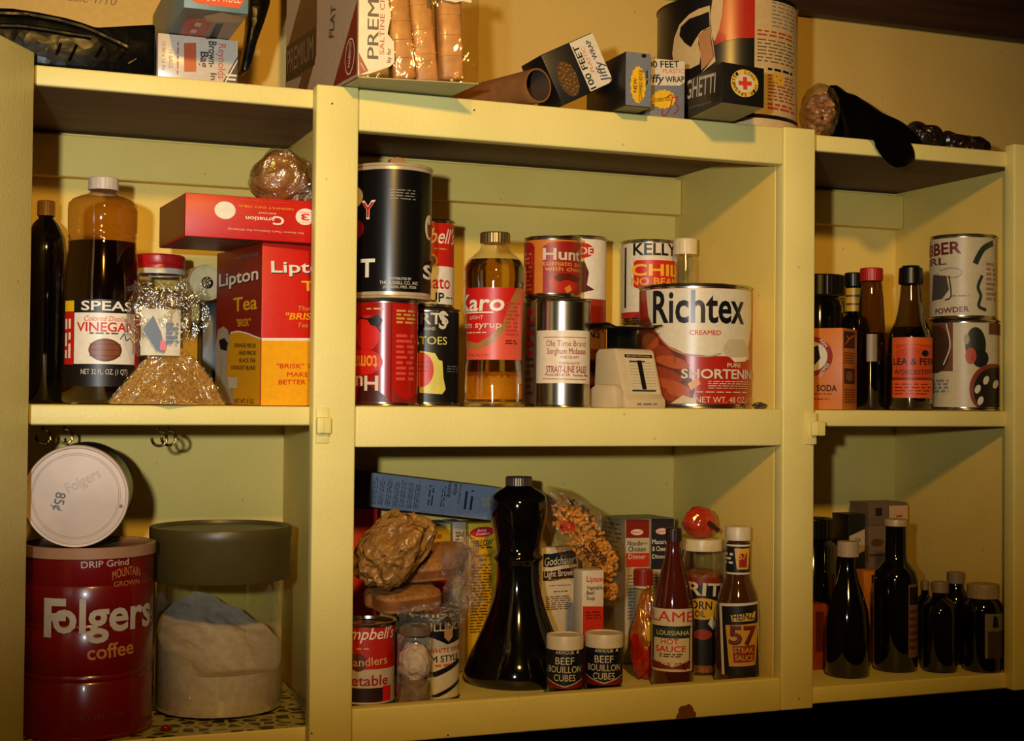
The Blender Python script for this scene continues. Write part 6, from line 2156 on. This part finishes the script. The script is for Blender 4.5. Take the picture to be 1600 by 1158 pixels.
# ---- big round canister behind
YC = 0.106
t, r, h = stand('round_canister', 'big red, black and cream canister standing upside down behind the spaghetti box', 'canister', 1022, 1243, -12, YC, TOPZ + 0.0006)
x_ = t.location.x
k = r / 110.5
b = B()
b.lathe([(0, 0.010), (r * 0.985, 0.010), (r * 0.985, h - 0.002), (r, h - 0.001), (r, h), (r * 0.96, h), (0, h - 0.003)], ink((22, 19, 18), 0.3), 84); b.build('tin', t)
b = B(); b.lathe([(r * 0.5, 0.012), (r * 0.97, 0.0115), (r * 1.0, 0.0115), (r * 1.0, 0.001), (r * 0.97, 0), (0, 0)], mat('cream_canister_lid', (206, 178, 130), 0.4), 84); b.build('lid', t)
b = B()
P = round_px(b, r * 0.985, h, 1022, 1243, -12, 193, Cyl(r * 0.985, h0=0.0004))
CRL, RDL = ink((196, 168, 118), 0.3), ink((170, 34, 20), 0.3)
P.rect(1174, -8, 1300, 172, CRL)
P.greek(1200, -6, 1236, 36, 7, GREY, fill=0.35); P.greek(1178, 40, 1236, 52, 2, ink((170, 60, 30)), fill=0.45); P.greek(1178, 54, 1236, 92, 7, ink((90, 76, 60)), fill=0.35)
P.greek(1194, 98, 1236, 104, 1, BLACK, fill=0.6); P.greek(1194, 108, 1236, 150, 8, ink((150, 70, 30)), fill=0.45); P.rect(1200, 106, 1218, 124, ink((206, 160, 50))); P.greek(1194, 152, 1236, 164, 2, ink((180, 60, 30)), fill=0.55)
P.rect(1174, 172, 1300, 178, BLACK)
P.poly([(1127, -8), (1174, -8), (1174, 56), (1150, 57), (1130, 61), (1113, 67), (1121, 43)], RDL)
P.poly([(1111, -8), (1127, -8), (1125, 20), (1121, 43), (1114, 62), (1110, 50), (1108, 20)], CRL)
P.poly([(1106, 5), (1090, 8), (1076, 14), (1061, 27), (1053, 46), (1050, 69), (1053, 90), (1061, 98), (1078, 99), (1092, 94), (1094, 80), (1090, 62), (1091, 49), (1098, 42), (1107, 40), (1110, 60), (1114, 84), (1104, 98), (1095, 108), (1116, 92), (1112, 62), (1108, 40), (1107, 5)], CRL)
P.poly([(1106, 14), (1092, 18), (1076, 21), (1063, 31), (1061, 44), (1069, 57), (1079, 66), (1086, 54), (1094, 43), (1107, 38)], ink((22, 19, 18), 0.3))
P.poly([(1090, 50), (1098, 43), (1107, 41), (1109, 62), (1113, 84), (1104, 96), (1095, 104), (1094, 82)], ink((170, 120, 74), 0.3))
b.build('label', t)

# ================================================================== on top of the cupboard, right
RTZ = ZT
p = at(1281, 168, 0.046)
t = thing('nut_bag', 'clear bag of shelled nuts at the left end of the black plastic', 'food bag', (p.x, 0.046, RTZ))
b = B()
NUT = mat('shelled_nuts', (150, 102, 48), 0.6, 0, 0.4, 80)
rng = random.Random(3)
hn = at(1277, 132, 0.050).z - RTZ
wn_ = 27 * mpp(1277, 0.05)
nuts = B()
for i in range(120):
    d = Vector((rng.gauss(0, 1), rng.gauss(0, 1), rng.gauss(0, 1))).normalized() * rng.uniform(0.5, 0.8)
    nuts.blob((d.x * wn_, d.y * 0.022, hn * 0.48 + d.z * hn * 0.42), (0.0052, 0.0042, 0.0040), NUT, 2, 0.2, 2, i, 0.2, 3)
tag(nuts.build('nuts', None, (p.x, 0.046, RTZ)), 'brown shelled nuts showing through their clear bag on the top right shelf', 'nuts', kind='stuff')
b.blob((0, 0, hn * 0.5), (wn_ * 1.02, 0.028, hn * 0.5), film('nut_bag_film', (0.9, 0.82, 0.7), 0.12, 0.45, 0.08, 0.9, 80), 4, 0.10, 2, 2, 0.15, 4, 0.0004)
b.build('bag', t)
b = B()
A0 = at(1250, 140, 0.10)
b2pts = [(1300, 133), (1312, 138), (1334, 150), (1360, 166), (1388, 184), (1402, 200)]
PTS = [at(x, y, 0.082) for x, y in b2pts]
def drape(u, v):
    # spine from the nut bag to the drooping fold over the shelf edge
    q = u * 5
    i = min(int(q), 4); f = q - i
    top = PTS[i].lerp(PTS[i + 1], f)
    y = 0.082 + (v - 0.5) * (0.055 + 0.05 * u)
    side = abs(v - 0.5) * 2
    z = top.z - (top.z - RTZ - 0.0012) * (side ** 2.2) + 0.004 * noise.noise(Vector((u * 6, v * 5, 3))) * (1 - side)
    return Vector((top.x + 0.006 * noise.noise(Vector((u * 4, v * 4, 9))), y, max(z, RTZ + 0.0012)))
b.grid(drape, 40, 30, BLACKP)
# flap hanging down over the front edge of the shelf
def flap(u, v):
    a_, c_ = at(1335 + 62 * u, 205 + 20 * u, 0.036), at(1352 + 72 * u, 256, 0.012)
    zt2 = RTZ + 0.002
    if v < 0.35:
        w = v / 0.35
        return Vector((a_.x + 0.004 * w, 0.075 - 0.062 * w, zt2 + 0.006 * (1 - w) * (0.5 + u)))
    w = (v - 0.35) / 0.65
    drop_ = 0.036 * (1 - 0.5 * abs(2 * u - 1.15) ** 2)
    return Vector((a_.x + 0.004 + 0.010 * w, 0.013 - 0.004 * sin(w * 3), zt2 - drop_ * w + 0.001 * noise.noise(Vector((u * 7, w * 5, 2)))))
b.grid(flap, 26, 26, BLACKP)
tag(b.build('black_plastic_sheet'), 'black plastic bag drooping over the front edge of the top right shelf', 'plastic bag')
b = B()
for i, (px, py, w, hgt, sd) in enumerate(((1424, 206, 0.020, 0.022, 1), (1440, 204, 0.024, 0.024, 4), (1478, 210, 0.024, 0.018, 2), (1512, 214, 0.026, 0.016, 3))):
    q = at(px, 222, 0.085)
    b.blob((q.x, 0.085, RTZ + hgt * 0.75), (w, 0.034, hgt), crumple('dark_brown_plastic', (34, 24, 18), 0.28, 40, 0.5, 0.4, 0.0), 4, 0.3, 1.6, sd, 0.14, 2.4, RTZ + 0.0006)
tag(b.build('crumpled_dark_bag'), 'crumpled dark brown plastic bag trailing along the right end of the top shelf', 'plastic bag')
